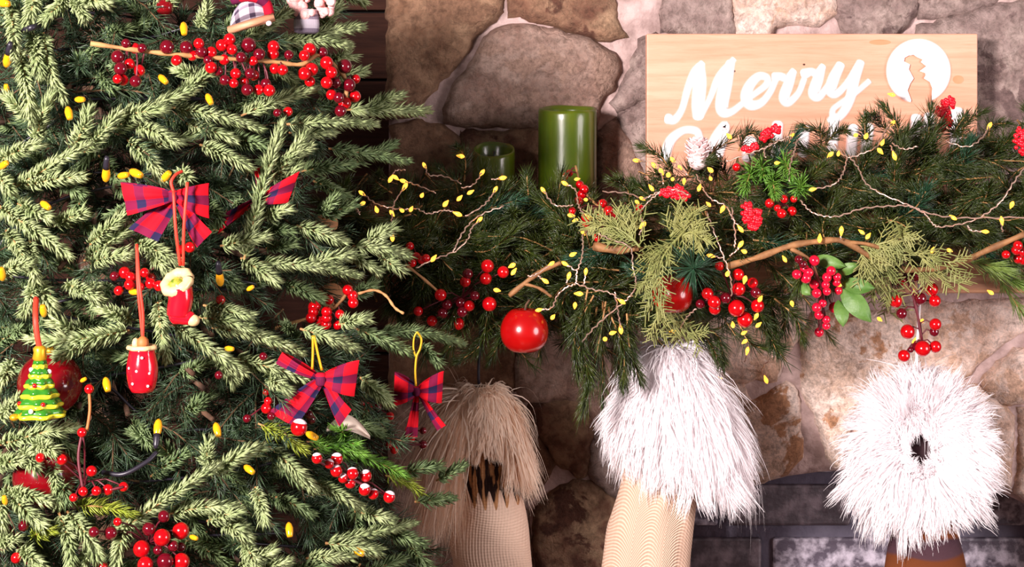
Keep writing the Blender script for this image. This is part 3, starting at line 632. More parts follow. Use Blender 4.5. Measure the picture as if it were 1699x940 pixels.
MB().tube(spline([P(60,495,Y+.02), P(59,525,Y-.002), P(61,552,Y-.004), P(66,578,Y)], 6), 0.0026, 8).build('ribbon', REDCORD, root)
for (px, py, r, lab) in [(541,372,19,'round wood slice behind the sprig at the tree edge'),(549,491,21,'round wood slice above the orange twig berries')]:
    Y = 1.79; o = MB().lathe(P(px, py, Y), [(S(r*.97, Y), 0), (S(r, Y), .001), (S(r, Y), .005), (S(r*.97, Y), .006)], 28, axis=(0.25, -1, 0.3)).build('wood_slice', SLICE, None, True); tag(o, lab, 'ornament', 'wood slice ornaments')
# plaid ornaments at the top edge
Y = YS(415,25)-0.01; root = thing('sleigh_ornament', 'grey tartan ornament on a tilted wooden runner', 'ornament', P(415, 40, Y))
mb = MB(); g = []; uvs = []
for i in range(13):
    a = math.pi*i/12; row = []; ur = []
    for j in range(13):
        b = math.pi*j/12; x = -math.cos(a)*34; yy = -math.sin(a)*math.sin(b)*30; z = math.sin(a)*abs(math.cos(b*.5))*46
        q = P(415+x*.97, 40-z-x*.30, Y)+Vector((0, S(yy, Y), 0)); row.append(q); ur.append((i*.0045, j*.0045))
    g.append(row); uvs.append(ur)
patch(mb, g, uvs); mb.build('body', TARTAN_G, root)
MB().tube([P(379,51,Y-.012), P(416,39,Y-.014), P(455,28,Y-.012)], 0.0042, 4).build('runner', SHELF, root)
MB().tube(spline([P(386,0,Y-.012), P(412,-6,Y-.018), P(440,4,Y-.012), P(447,24,Y-.008)], 5), 0.005, 8).build('red_trim', TARTAN, root)
MB().lathe(P(446,38,Y-.012), [(S(max(math.sin(math.pi*i/8), .05)*5, Y), -S(math.cos(math.pi*i/8)*5, Y)) for i in range(9)], 12).build('pompom', SNOW, root)
Y = YS(515,20)+0.0; root = thing('gnome_ornament', 'pink boucle ornament with a grey tartan body at the top edge', 'ornament', P(512, 52, Y))
MB().lathe(P(509,56,Y), [(S(r, Y), S(h, Y)) for r, h in [(14,0),(20,3),(21,16),(20,30),(18,40)]], 24, ripple=lambda i, a: 0.05*math.sin(5*a)).build('body', TARTAN_G, root)
mb = MB()
for k in range(60):
    a = R.uniform(0, 6.28); b = R.uniform(-1, 1); q = P(518+math.cos(a)*34*math.sqrt(1-b*b*.5), 2+b*24, Y-S(18, Y)*R.uniform(-.2, 1)); rr = S(R.uniform(6, 10), Y)
    mb.lathe(q, [(max(math.sin(math.pi*i/6), .05)*rr, -math.cos(math.pi*i/6)*rr) for i in range(7)], 8)
mb.build('boucle_top', PINKY, root)
# grey felt leaf
mb = MB(); g = []; uvs = []; Y = YS(575,715)+0.0
for i in range(13):
    u = i/12; row = []
    for j in range(7):
        v = j/6-.5; w = 26*math.sin(math.pi*min(max(u, .04), .97))**.6; row.append(P(542+u*72, 712+14*u*u-14*math.sin(u*3.1)+v*w, Y+.006*math.cos(v*5)+.012*u))
    g.append(row); uvs.append([(0, 0)]*7)
patch(mb, g, uvs, .002); tag(mb.build('felt_leaf', GREYF), 'pale grey felt leaf under the big lower tartan bow', 'ornament')

# ------------------------------------------------------------------ tree light string
root = thing('tree_light_string', 'string of warm yellow bulbs on black cable wound through the tree', 'string lights', P(263, 735, YS(263, 735)))
def bulbmesh():
    mb = MB().lathe((0, 0, 0), [(.0012, -.011), (.0032, -.008), (.0045, -.002), (.0042, .004), (.0035, .009), (.003, .011)], 16); o = mb.build('bulb', BULB); me = o.data; bpy.data.objects.remove(o)
    mb = MB().lathe((0, 0, .011), [(.0034, -.002), (.0036, .004), (.003, .014), (.0018, .018)], 12); o = mb.build('socket', CABLE); m2 = o.data; bpy.data.objects.remove(o); return me, m2
BME, SME = bulbmesh()
TB = [(12,100,20,1.2),(11,148,0,.8),(132,165,90,.9),(114,187,160,1.1),(305,47,170,1.1),(270,131,130,1.0),(347,164,150,1.0),(5,5,100,1.2),(176,290,10,1.2),(204,291,80,1.0),(225,287,110,1.2),(5,274,60,1.),(75,340,120,1.),(365,463,0,1.2),(3,455,0,1.1),(177,637,160,1.1),(262,708,180,1.2),(360,712,160,1.1),(413,778,120,1.0),(480,878,170,1.1),(594,914,110,1.1),(321,891,100,.7),(517,722,110,1.1),(380,578,90,.8),(415,478,60,.7),(72,516,0,1.),(222,484,90,.9),(275,293,45,1.1),(138,630,60,.6),(8,830,0,.8)]
prev = None
for px, py, an, sc in TB:
    Y = YS(px, py)+R.uniform(-.012, .012); p = P(px, py, Y); a = math.radians(an)
    rot = Matrix.Rotation(a, 4, 'Y')@Matrix.Rotation(0.5, 4, 'X')
    sc *= .68
    o = bpy.data.objects.new('bulb', BME); COL.objects.link(o); adopt(o, root); o.matrix_basis = Matrix.Translation(p)@rot@Matrix.Diagonal((sc*1.1, sc*1.1, sc*.85, 1))
    if (px, py) in ((365,463),(262,708),(176,290),(12,100)):
        k_ = bpy.data.objects.new('socket', SME); COL.objects.link(k_); k_.parent = o
ordr = sorted(TB, key=lambda b: b[1]); mb = MB()
pts = [P(b[0], b[1], YS(b[0], b[1])+.075) for b in ordr]; mb.tube(spline(pts, 4), 0.0014, 5); mb.build('cable', CABLE, root)
MB().tube(spline([P(170,783,YS(170,783)+.015), P(205,786,YS(205,786)+.006), P(243,766,YS(243,766)+.006), P(260,750,YS(260,750)+.01)], 6), 0.0022, 7).build('cable', CABLE, root)
MB().tube(spline([P(38,50,YS(38,50)+.012), P(52,46,YS(52,46)), P(64,42,YS(64,42)+.012)], 5), 0.003, 7).build('cable', CABLE, root)

# ------------------------------------------------------------------ garland on the mantel
GT = [(520,310),(640,292),(700,292),(800,304),(900,318),(1000,335),(1050,315),(1080,282),(1130,266),(1200,250),(1300,236),(1400,232),(1500,222),(1600,220),(1699,206),(1850,215)]
GB = [(520,420),(640,490),(700,535),(800,555),(900,555),(960,560),(1060,545),(1150,530),(1250,545),(1330,520),(1400,478),(1500,440),(1600,430),(1699,430),(1850,430)]
gx = lambda a, px: float(np.interp(px, [p[0] for p in a], [p[1] for p in a]))
def GY(px, py):
    t, b = gx(GT, px), gx(GB, px); u = (py-t)/max(b-t, 1)
    return 2.06-0.155*math.sin(math.pi*min(max(0.12+u*0.62, 0.02), 0.98))
garland = thing('evergreen_garland', 'dark green evergreen garland draped along the mantel', 'garland', P(1150, 400, 2.02))
MB().tube(spline([P(x, (gx(GT, x)+gx(GB, x))/2-10, 1.99) for x in range(540, 1860, 80)], 5), 0.006, 8).build('core_rope', BARK, garland)
def variant(k, ln, w, n, L, mats, a0, a1, **kw):
    C = spline([(0, 0, 0), (R.uniform(-.1, .1)*L, R.uniform(-.1, .1)*L, L*.55), (R.uniform(-.2, .2)*L, R.uniform(-.2, .2)*L, L)], 5)
    o = sprig(C, mats, None, n, ln, w, a0, a1, seed=300+k, tw=.0012, **kw); me = o.data; bpy.data.objects.remove(o); return me
GV = [variant(k, .026, .0012, 150, .075, [GN if k < 9 else GND, TWIG], .75, .42, bend=.2, tipstar=10, lenvar=.2) for k in range(10)]
def place(me, base, tip, parent, name='sprig', L0=.075, roll=0):
    d = Vector(tip)-Vector(base); o = bpy.data.objects.new(name, me); COL.objects.link(o); adopt(o, parent)
    o.matrix_basis = Matrix.Translation(base)@d.to_track_quat('Z', 'Y').to_matrix().to_4x4()@Matrix.Rotation(roll, 4, 'Z')@Matrix.Diagonal((1, 1, d.length/L0, 1)); return o
cnt = 0
while cnt < 235:
    px = R.uniform(545, 1800); t_, b_ = gx(GT, px), gx(GB, px); py = R.uniform(t_+18, b_-14); u = (py-t_)/(b_-t_)
    a = R.gauss(0, .9); up = 1.0-2.0*u; dirn = Vector((math.sin(a)*1.1+R.choice((-.5, .7)), -R.uniform(.15, .8), up*0.8+R.uniform(-.4, .4))).normalized(); Y = GY(px, py)+R.uniform(0, .045); p = P(px, py, Y)
    place(R.choice(GV), p-dirn*.045, p+dirn*R.uniform(.018, .038), garland, roll=R.uniform(0, 6)); cnt += 1
for (bx, by, tx, ty) in [(1005,500,985,672),(985,490,945,610),(1012,520,1048,628),(975,480,962,622),(1040,520,1062,622),(810,520,772,602),(845,520,820,592),(780,510,745,585),(1225,535,1278,592),(1130,525,1192,592),(1160,535,1215,590),(1285,495,1342,556),(1250,520,1300,575),(1115,290,1083,243),(1140,290,1172,250),(1225,250,1262,213),(1250,262,1290,228),(1362,240,1342,199),(1365,245,1412,214),(1440,235,1420,208),(1475,225,1440,180),(1490,235,1486,178),(1540,240,1530,190),(1598,230,1608,180),(1640,230,1662,194),(1585,225,1580,196),(1690,225,1712,176),(1050,330,1032,288),(880,335,870,300),(760,320,735,285),(770,300,768,240),(650,320,620,286)]:
    Y = GY(bx, by); d = math.hypot(tx-bx, ty-by); place(R.choice(GV[:8]), P(bx, by, Y+.01), P(tx, ty, Y-.012), garland, roll=R.uniform(0, 6))
GPOLY = [(x, y+8) for x, y in GT]+[(x, y-8) for x, y in reversed(GB)]
def gar_axis(px, py, rr):
    b = P(px, py, GY(px, py)+rr.uniform(.03, .07)); d = Vector((rr.uniform(-1, 1), -rr.uniform(0, .5), rr.uniform(-.7, .7))).normalized(); return b-d*.03, d
fill('garland_underlayer', GPOLY, 330, None, .024, .0012, 70, [GN, TWIG], garland, 8, gar_axis, .07)
# picks pushed into the garland
def pick(label, tips, mats, ln, w, n, star=True, group='evergreen picks', tw=.0011, a=(1.3, .5)):
    cx, cy = tips[0][2:4]; root = thing('evergreen_pick', label, 'greenery', P(cx, cy, GY(cx, cy)), group)
    for i, (bx, by, tx, ty, dy) in enumerate(tips):
        C = spline([P(bx, by, GY(bx, by)-.01), P((bx+tx)/2, (by+ty)/2, GY(tx, ty)-.015+dy*.5), P(tx, ty, GY(tx, ty)-.02+dy)], 6)
        sprig(C, mats, root, n, ln, w, a[0], a[1], seed=int(bx*3+ty), tw=tw, bend=.3, tipstar=16 if star else 4, lenvar=.15)
pick('bright green fir tips standing out above the red glitter picks', [(1250,275,1236,312,-.03),(1280,285,1286,322,-.035),(1330,300,1326,318,-.035),(1300,262,1312,290,-.03),(1262,268,1268,292,-.03)], [PE_B, TWIG], .020, .0019, 90)
pick('dark blue green pine tuft above the half hidden apple', [(1150,440,1150,445,-.055)], [GND, TWIG], .038, .0012, 110, a=(1.5, 1.0))
pick('long needled green pine spray hanging over the right mantel end', [(1620,435,1690,470,-.02),(1640,430,1699,525,-.02),(1660,425,1735,500,-.02),(1600,430,1660,445,-.02)], [noisy('fresh_pine', sr(96, 124, 50), sr(126, 148, 72), 30, .35), TWIG], .032, .0013, 130, a=(.6, .35))
pick('long needled pine tassel hanging left of the white furred stocking', [(990,510,972,640,-.02),(1000,500,1000,655,-.025),(1010,510,1030,620,-.02)], [GN, TWIG], .034, .0013, 150, a=(.55, .3))
pick('green sprig with tiny snow dots beside the small tartan bow', [(715,725,780,716,-.0),(715,730,765,745,-.0),(712,722,745,700,0)], [PE_D, TWIG], .018, .0011, 60, a=(.7, .5))
# cedar
def cedar(label, stems):
    root = thing('cedar_sprig', label, 'greenery', P(*stems[0][0], GY(*stems[0][0])), 'olive cedar sprigs'); rr = random.Random(int(stems[0][0][0]))
    for st in stems:
        C = [Vector(c) for c in spline([P(a, b, GY(a, b)-.035-.012*i) for i, (a, b) in enumerate(st)], 7)]; mb = MB(); mb.tube(C, list(np.linspace(.0016, .0007, len(C))), 6)
        n = len(C)
        for i in range(1, n):
            T = (C[i]-C[i-1]).normalized()
            for sd in (-1, 1):
                side = T.cross(Vector((0, 1, 0))).normalized()*sd; d = (T*.75+side*.75+Vector((0, rr.uniform(-.3, .15), 0))).normalized(); L = .026*(1-.45*i/n)*rr.uniform(.35, 1.3)
                if rr.random() < .3: continue
                d = (d+Vector((rr.uniform(-.35, .35), 0, rr.uniform(-.6, .2)))).normalized(); e = C[i]+d*L+T*L*.25
                mb.tube([C[i], C[i]+d*L*.5, e], [.0009, .0008, .0004], 4)
                for f in (.3, .6, .9):
                    q = C[i].lerp(e, f)
                    for s2 in (-1, 1):
                        d2 = (d*.85+d.cross(Vector((0, 1, 0))).normalized()*s2*.6+Vector((0, rr.uniform(-.35, .1), 0))).normalized(); mb.tube([q, q+d2*.011*rr.uniform(.5, 1.4)], [.0008, .0005], 4, cap=False)
        mb.build('frond', CEDAR, root)
cedar('olive cedar sprig drooping in front of the half hidden apple', [[(1150,368),(1120,400),(1098,430),(1088,480),(1092,545)],[(1110,405),(1082,430),(1070,470)],[(1120,400),(1145,385),(1162,396)],[(1112,392),(1130,370),(1150,362)],[(1092,500),(1118,535),(1150,556)]])
cedar('small olive cedar sprig beside the upright red berries', [[(1062,410),(1045,392),(1018,376),(985,372)],[(1050,398),(1040,380),(1025,364)]])
cedar('wide olive cedar sprig along the vine on the right', [[(1420,412),(1450,430),(1475,470),(1478,520)],[(1425,408),(1480,412),(1530,425),(1580,436)],[(1440,410),(1480,398),(1498,388)],[(1500,440),(1540,455),(1590,470)],[(1430,412),(1440,440),(1452,480)]])
# vines
def vine(label, paths, r=.0036, dy=-.03):
    root = thing('dried_vine', label, 'twig', P(*paths[0][0], 1.93), 'dried vine twigs')
    for pts, k in [(p, r*(1 if i == 0 else .65)) for i, p in enumerate(paths)]:
        C = spline([P(a, b, GY(a, b)+dy) for a, b in pts], 7); MB().tube(C, [k*(1+.15*math.sin(i*.9)) for i in range(len(C))], 8).build('stem', VINE, root)
vine('long brown vine curving over the right half of the garland', [[(1205,442),(1260,426),(1310,408),(1360,400),(1400,400),(1445,426),(1490,445),(1540,446),(1590,436),(1640,414),(1700,388)],[(1400,402),(1440,405),(1500,425)],[(1312,412),(1342,430),(1356,460),(1365,490)]], dy=-.042)
vine('short brown vine behind the red apple', [[(845,490),(880,462),(905,446),(930,436)],[(868,470),(895,478),(915,492)]], .0028)
vine('thin twig crossing the dark left end of the garland', [[(672,438),(700,460),(728,484)],[(640,540),(660,528),(690,517)]], .0016)
vine('short tan vine below the mantel at the centre', [[(985,408),(1020,414),(1060,410)]], .005, -.02)
def gy(o): return lambda a, b: GY(a, b)+o
berries('shaded wine and red berries at the dark left of the garland', [(809,441,11),(835,451,10),(806,462,10),(776,454,9,'d'),(772,467,9),(731,489,10),(694,516,8),(717,532,9),(761,537,10),(779,507,9),(812,504,12),(765,502,9,'d'),(742,505,9,'d'),(735,519,9,'d'),(767,517,9,'d'),(788,490,8,'d'),(750,525,8,'d')], gy(-.035))
berries('few small red berries beside the tree tip at the garland end', [(680,408,7),(690,426,8),(699,431,7),(707,428,7),(684,436,7)], gy(-.02))
berries('upright sprig of small red berries in front of the tall candle', [(936,292,7),(945,287,6),(962,306,7),(969,314,8),(966,322,8),(960,334,8),(949,350,7),(971,360,7),(972,370,7),(1000,338,8),(1010,350,9),(997,361,8),(1020,361,8),(1010,367,7),(991,394,7)], gy(-.025), twigs=[([(955,275),(965,310),(985,335),(1015,358)], .0013, TWIG)])
berries('glossy red berry cluster right of the half hidden apple', [(1174,487,10),(1225,455,10),(1226,479,11),(1249,469,9),(1254,485,9,'d'),(1204,494,9,'d'),(1185,501,11),(1186,512,10),(1162,504,8,'d'),(1222,511,14),(1236,530,13),(1257,507,11),(1194,441,8)], gy(-.04))
berries('red berries below the bright green fir tips', [(1277,337,8),(1297,354,8),(1314,350,8),(1301,330,7),(1317,330,6),(1290,345,6)], gy(-.045))
o = berries('frosted crimson berry cluster with green leaves on the garland', [(1351,432,9,'p'),(1335,446,8,'p'),(1322,455,8,'p'),(1337,461,9,'p'),(1351,471,8,'p'),(1355,486,8,'p'),(1379,449,8,'p'),(1372,460,8,'p'),(1389,459,7,'p'),(1388,468,7,'p'),(1391,482,7,'p'),(1370,472,7,'p'),(1372,483,7,'p'),(1365,503,7,'p'),(1355,510,8,'p'),(1384,510,9,'p'),(1359,522,8,'p'),(1371,530,7,'p'),(1371,540,7,'p'),(1359,551,8,'p'),(1325,430,7,'d'),(1342,452,8,'p'),(1332,438,7,'d')], gy(-.05), stems=[[(1345,440),(1365,480),(1365,520),(1359,550)]], hub=(1362, 480))
for (bx, by, tx, ty, w) in [(1352,428,1404,442,22),(1388,452,1425,438,20),(1398,470,1452,478,26),(1398,480,1446,534,34),(1392,498,1400,542,24),(1324,470,1346,490,18)]:
    A, B = P(bx, by, GY(1370, 470)-.035), P(tx, ty, GY(1370, 470)-.05); ax = (B-A); sd = ax.cross(Vector((0, 1, 0))).normalized(); g = []
    for i in range(11):
        u = i/10; hw = S(w, 1.93)/2*max(math.sin(math.pi*u**.8), .03)**.75
        g.append([A+ax*u+sd*hw*v+Vector((0, -.006*math.sin(u*3.1)+.0035*abs(v), 0)) for v in (-1, -.5, 0, .5, 1)])
    mb = MB(); patch(mb, g, [[(0, 0)]*5]*11, .0006); mb.build('leaf', LEAF, o)
berries('long red berry cluster hanging above the striped stocking', [(1497,465,9),(1488,467,7,'d'),(1519,457,10,'d'),(1546,480,11),(1486,499,11),(1527,495,10,'d'),(1551,499,10),(1496,520,9,'d'),(1552,538,10),(1550,550,8,'d'),(1506,550,12),(1531,578,13),(1552,575,10),(1521,575,8,'d'),(1500,590,10),(1511,580,5,'d')], lambda a, b: 1.93, twigs=[([(1492,432),(1508,470),(1520,510),(1530,565)], .0018, STEMRED)])
berries('red berries at the right edge of the photograph', [(1689,407,8),(1686,415,8),(1669,422,7),(1689,429,8),(1698,418,8),(1697,432,7)], gy(-.05))
for lab, x, y in (('single red berry left of the bright green fir tips', 1222, 277), ('single red berry below the glowing cluster of lights', 1061, 345), ):
    o = berries(lab, [(x, y, 7)], gy(-.04)); o.name = 'berry_pick'
# beaded glitter picks
def glitter(label, lobes):
    px, py = lobes[0][:2]; Y0 = GY(px, py)-.045; root = thing('glitter_pick', label, 'ornament', P(px, py, Y0), 'red glitter picks')
    for (x, y, a, b) in lobes:
        mb = MB(); n = int(10+a*b*.22)
        for k in range(n):
            u = R.uniform(0, 6.28); r = math.sqrt(R.random()); dy = math.sqrt(max(1-r*r, 0))*b*.5; q = P(x+math.cos(u)*r*a, y+math.sin(u)*r*b, Y0)+Vector((0, -S(dy, Y0), 0)); rr = S(R.uniform(2.6, 4.2), Y0)
            mb.lathe(q, [(max(math.sin(math.pi*i/6), .05)*rr, -math.cos(math.pi*i/6)*rr) for i in range(7)], 8)
        mb.build('beaded_lobe', GLITTER, root)
    MB().tube([P(px, py, Y0+.002), P(px+6, py+22, Y0+.045)], .001, 5).build('stem', STEMRED, root)
glitter('red glitter leaf lying below the frosted pine cone', [(1112,319,18,8),(1132,325,11,8),(1124,314,8,6)])
glitter('red glitter pick under the bright green fir tips', [(1240,352,11,17),(1256,364,7,9),(1250,374,9,6),(1258,352,5,5)])
glitter('red glitter sprig standing before the sign emblem', [(1573,172,11,12),(1564,188,11,11),(1570,202,9,9),(1560,212,7,8),(1556,184,5,6)])
glitter('red glitter sprig at the top of the garland below the lettering', [(1274,222,10,8),(1288,214,8,7),(1268,228,7,6)])
glitter('small red glitter sprig left of the other at the garland top', [(1240,247,9,8),(1252,243,6,6)])
glitter('red glitter ball at the right edge of the garland', [(1693,234,12,22)])
# apples
def apple(label, px, py, r, Y):
    root = thing('apple_ornament', label, 'ornament', P(px, py, Y), 'red apple ornaments'); rr = S(r, Y); n = 22; prof = []
    for i in range(n+1):
        a = math.pi*i/n; q = rr*(1.0+.06*math.cos(a)**1)*math.sin(a)**.9 if 0 < i < n else .0008; h = -math.cos(a)*rr*.98
        if a > 2.6: h -= (a-2.6)**1.3*rr*.45
        if a < .4: h += (.4-a)*rr*.35
        prof.append((max(q, .0006), h))
    MB().lathe(P(px, py, Y), prof, 36, ripple=lambda i, a: .015*math.sin(5*a)*(i < 9)).build('fruit', APPLE, root)
    c = P(px, py, Y); MB().tube([c+Vector((0, 0, rr*.7)), c+Vector((.002, 0, rr*1.05)), c+Vector((.006, 0, rr*1.25))], .0013, 6).build('stalk', BARK, root)
apple('red apple ornament hanging under the shaded garland', 870, 547, 40, 1.88)
apple('red apple ornament half hidden by the cedar sprig', 1116, 487, 34, 1.90)
# frosted cone
Yc = GY(1158, 258)-.035; root = thing('pine_cone', 'white frosted pine cone in front of the sign', 'pine cone', P(1158, 262, Yc))
MB().lathe(P(1158, 282, Yc), [(S(r, Yc), S(h, Yc)) for r, h in [(4,0),(14,6),(17,18),(12,34),(4,46)]], 12).build('core', CONE, root)
sm = None
for k in range(64):
    a = k*2.399; u = k/64; h = 2+u*46; r = 26*math.sin(math.pi*(.18+.75*u)); d = Vector((math.cos(a), math.sin(a), .5+u*.8)).normalized(); b = P(1158, 282-h, Yc)
    mb = MB(); L = S(r, Yc)*1.15; sd = Vector((-math.sin(a), math.cos(a), 0)); w = S(6, Yc)
    V = [b-sd*w*.4, b+sd*w*.4, b+d*L*.8+sd*w, b+d*L, b+d*L*.8-sd*w]; V = [Vector(v) for v in V]; V2 = [v+Vector((0, 0, .0016)) for v in V]
    mb.add(V+V2, [(0,1,2,3,4),(9,8,7,6,5)]+[(i, (i+1) % 5, 5+(i+1) % 5, 5+i) for i in range(5)]); mb.build('scale', CONE, root, False)

# ------------------------------------------------------------------ micro light string on the garland
lroot = thing('fairy_light_string', 'copper wire string of tiny warm lights woven over the garland', 'string lights', P(1100, 400, 1.9))
mb = MB().lathe((0, 0, 0), [(.0006, -.0062), (.0024, -.004), (.0034, -.001), (.003, .002), (.0015, .006), (.0009, .008)], 12); o = mb.build('led', LED); LM = o.data; bpy.data.objects.remove(o)
LEDS = [(765,259),(704,274),(648,297),(656,294),(669,300),(672,309),(800,286),(834,295),(822,314),(780,319),(762,329),(739,338),(760,355),(682,347),(667,349),(650,353),(700,324),(796,364),(651,394),(719,429),(901,315),(937,304),(957,297),(972,331),(947,357),(955,365),(977,360),(967,385),(850,440),(852,451),(915,437),(950,422),(937,437),(972,450),(944,457),(905,466),(544,316),(600,320),(602,337),(625,348),(1056,266),(1085,274),(1097,284),(1109,290),(1116,297),(1116,265),(1128,278),(1081,312),(1065,329),(1057,335),(1179,282),(1179,296),(1176,339),(1199,346),(1229,380),(1229,405),(1235,417),(1179,424),(1067,373),(1207,454),(1236,463),(1302,430),(1289,270),(1348,314),(1160,312),(1391,255),(1378,256),(1464,237),(1460,250),(1484,259),(1396,382),(1360,396),(1582,361),(1635,384),(1662,365),(1547,415),(1679,339),(1480,157),(1481,204),(1437,226),(1420,224),(1315,224),(1642,208),(824,481),(961,487),(954,506),(894,514),(917,526),(1032,500),(1030,547),(1016,552),(1004,562),(957,580),(1117,549),(1216,539),(1234,552),(1236,566),(1240,581),(1255,524),(1258,539),(1261,496),(1314,503),(1195,626),(1271,630),(1644,485),(1390,471),(1459,529),(1530,532),(1515,486),(1517,567),(1210,226),(1430,385),(1440,392),(1575,415),(1135,300)]
WIRES = [[(544,316),(570,330),(590,345),(597,355)],[(600,320),(620,335),(640,343),(670,347),(690,346),(710,354),(730,350),(745,349),(760,355)],[(672,309),(655,335),(650,360),(652,394)],[(772,359),(800,342),(815,326),(822,314)],[(690,445),(719,430),(750,418),(762,395),(780,370),(802,354),(836,342)],[(752,420),(775,398),(783,378),(797,364)],[(648,297),(656,283),(672,282)],[(669,300),(695,308),(722,320)],[(704,274),(712,290),(735,292),(765,304)],[(765,312),(785,306),(800,286)],[(834,295),(816,298)],
 [(950,340),(935,342),(918,338),(901,315)],[(937,304),(955,315),(958,335),(965,350),(977,360)],[(1000,318),(1040,320),(1065,329),(1076,326),(1095,318),(1120,314),(1143,324)],[(1060,390),(1067,373),(1063,352),(1078,332),(1095,319)],[(1155,290),(1168,315),(1180,330),(1205,342),(1215,362),(1229,380)],[(1172,352),(1185,385),(1200,425),(1212,460),(1214,490)],[(1205,268),(1240,255),(1268,246),(1285,237),(1315,224)],[(1270,262),(1268,248),(1280,238)],[(1322,232),(1318,252),(1310,278),(1310,300)],[(1385,240),(1405,260),(1432,254),(1455,242),(1470,215),(1481,204)],[(1405,262),(1400,285),(1390,300),(1378,308),(1348,314)],[(1408,258),(1425,280),(1435,302),(1460,320),(1500,337),(1530,350),(1575,360),(1640,361),(1740,360)],[(1328,333),(1345,350),(1365,358),(1392,358),(1430,346),(1470,342),(1510,342),(1535,355),(1547,371),(1562,376),(1600,370),(1630,358),(1660,335),(1680,305),(1700,278)],[(1480,238),(1500,247),(1522,243)],[(1570,235),(1605,243),(1630,228),(1642,208)],[(1605,375),(1612,382),(1635,384)],[(957,580),(975,555),(1000,530),(1030,505),(1048,488),(1055,470),(1050,440),(1045,410),(1012,396),(988,386)],[(894,514),(915,510),(925,490),(940,476),(955,470),(957,450),(965,430),(967,405),(968,388),(985,378)],[(955,470),(985,480),(1010,485),(1032,500)],[(937,437),(958,450)],[(972,450),(969,472)],[(944,457),(940,470)],[(1020,485),(1026,520),(1030,547)],[(1214,345),(1220,390),(1218,410)],[(1179,424),(1200,428)],[(1210,425),(1222,415),(1229,405)],[(1128,545),(1140,525),(1155,512)],[(1056,266),(1074,268)],[(1660,365),(1664,385)],[(1240,581),(1236,600)],[(1271,630),(1264,612),(1282,590)],[(905,466),(893,458)],[(915,437),(890,455),(875,458)],[(1484,259),(1478,242)],[(1396,382),(1395,398)],[(1116,265),(1128,280),(1140,290)],[(1085,274),(1098,290),(1100,305)]]
ends = []
def LY(a, b):
    y = GY(a, b)-.052
    if b > 590: return 2.17
    if a == 1480 and b == 157: return 2.09
    return y
for w in WIRES:
    C = spline([P(a, b, LY(a, b)) for a, b in w], 8); C = [Vector(c)+Vector((.0008*math.sin(i*2.1), .0, .0008*math.cos(i*1.7))) for i, c in enumerate(C)]
    MB().tube(C, [.00085*(1+.25*math.sin(i*2.6)) for i in range(len(C))], 6).build('wire', WIRE, lroot); ends += [(w[0], w[1]), (w[-1], w[-2])]
for (a, b) in LEDS:
    best = min(ends, key=lambda e: math.hypot(e[0][0]-a, e[0][1]-b)); o = bpy.data.objects.new('led', LM); COL.objects.link(o); adopt(o, lroot); p = P(a, b, LY(a, b))
    if math.hypot(best[0][0]-a, best[0][1]-b) < 3: d = P(*best[1], 1.93)-P(*best[0], 1.93)
    else: d = Vector((R.uniform(-1, 1), .6, R.uniform(-1, 1)))
    o.matrix_basis = Matrix.Translation(p)@d.to_track_quat('Z', 'Y').to_matrix().to_4x4()@Matrix.Scale(R.uniform(.62, .84), 4)

# ------------------------------------------------------------------ candles
def candle(label, x0, x1, ytop, Y, back):
    cx = (x0+x1)/2; r = S((x1-x0)/2, Y); base = P(cx, 0, Y); base.z = SHTOP; H = P(cx, ytop, Y).z-SHTOP; root = thing('pillar_candle', label, 'candle', base, 'green pillar candles')
    seg = 48; mb = MB(); V = []; rows = [(1, 0, 0), (1, H*.5, 0), (1, H*.9, .85), (1.0, H-.004, 1), (.975, H, 1), (.9, H-.0005, 1), (.86, H-.006, 1), (.84, H-.022, .3)]; Fc = []
    for k, (q, h, e) in enumerate(rows):
        for j in range(seg):
            a = 2*math.pi*j/seg; wob = 1+.003*math.sin(3*a+1); V.append(base+Vector((r*q*wob*math.cos(a), r*q*math.sin(a), h+e*back*(math.sin(a)*.5-.5)+e*.0005*math.sin(4*a))))
    for k in range(len(rows)-1):
        for j in range(seg): Fc.append((k*seg+j, k*seg+(j+1) % seg, (k+1)*seg+(j+1) % seg, (k+1)*seg+j))
    mb.add(V, Fc); mb.build('wax', GREENW, root)
    MB().lathe(base+Vector((0, 0, H-.03)), [(r*.84, 0), (r*.85, .006), (r*.2, .007), (.001, .0075)], 32).build('well', WAXD, root)
    MB().tube([base+Vector((0, 0, H-.024)), base+Vector((.001, 0, H-.012))], .001, 6).build('wick', CABLE, root)
candle('tall green pillar candle on the mantel', 893, 990, 174, 2.125, .008)
candle('short hollow green candle left of the tall one', 784, 854, 235, 2.12, .018)

# ------------------------------------------------------------------ sign
YSg = 2.125
KNOT = noisy('pine_knot', sr(206, 146, 106), sr(170, 108, 70), 120, .5)
sg = thing('wooden_sign', 'light wooden sign with white Merry Christmas lettering and round emblem', 'sign', P(1347, 345, YSg))
WOOD = mat('pine_board', sr(232, 176, 134), .5); t = NT(WOOD); co = t.coord('Object', (1, 1, 16)); n1 = t.noise(co, 6, 5, .6, .5); n2 = t.noise(co, 30, 6, .7)
base = t.ramp(n1, [(.3, sr(228, 168, 140)), (.7, sr(212, 144, 114))]); base = t.mix(t.ramp(n2, [(.5, BLK), (.75, (0.5, 0.5, 0.5))]), base, sr(194, 130, 94)); t.color(base); t.bump(n2, .1, .002)
a, b = P(1073, 56, YSg), P(1622, 345, YSg)
MB().box((a.x, YSg, b.z), (b.x, YSg+.02, a.z)).build('board', WOOD, sg, False, .0015)
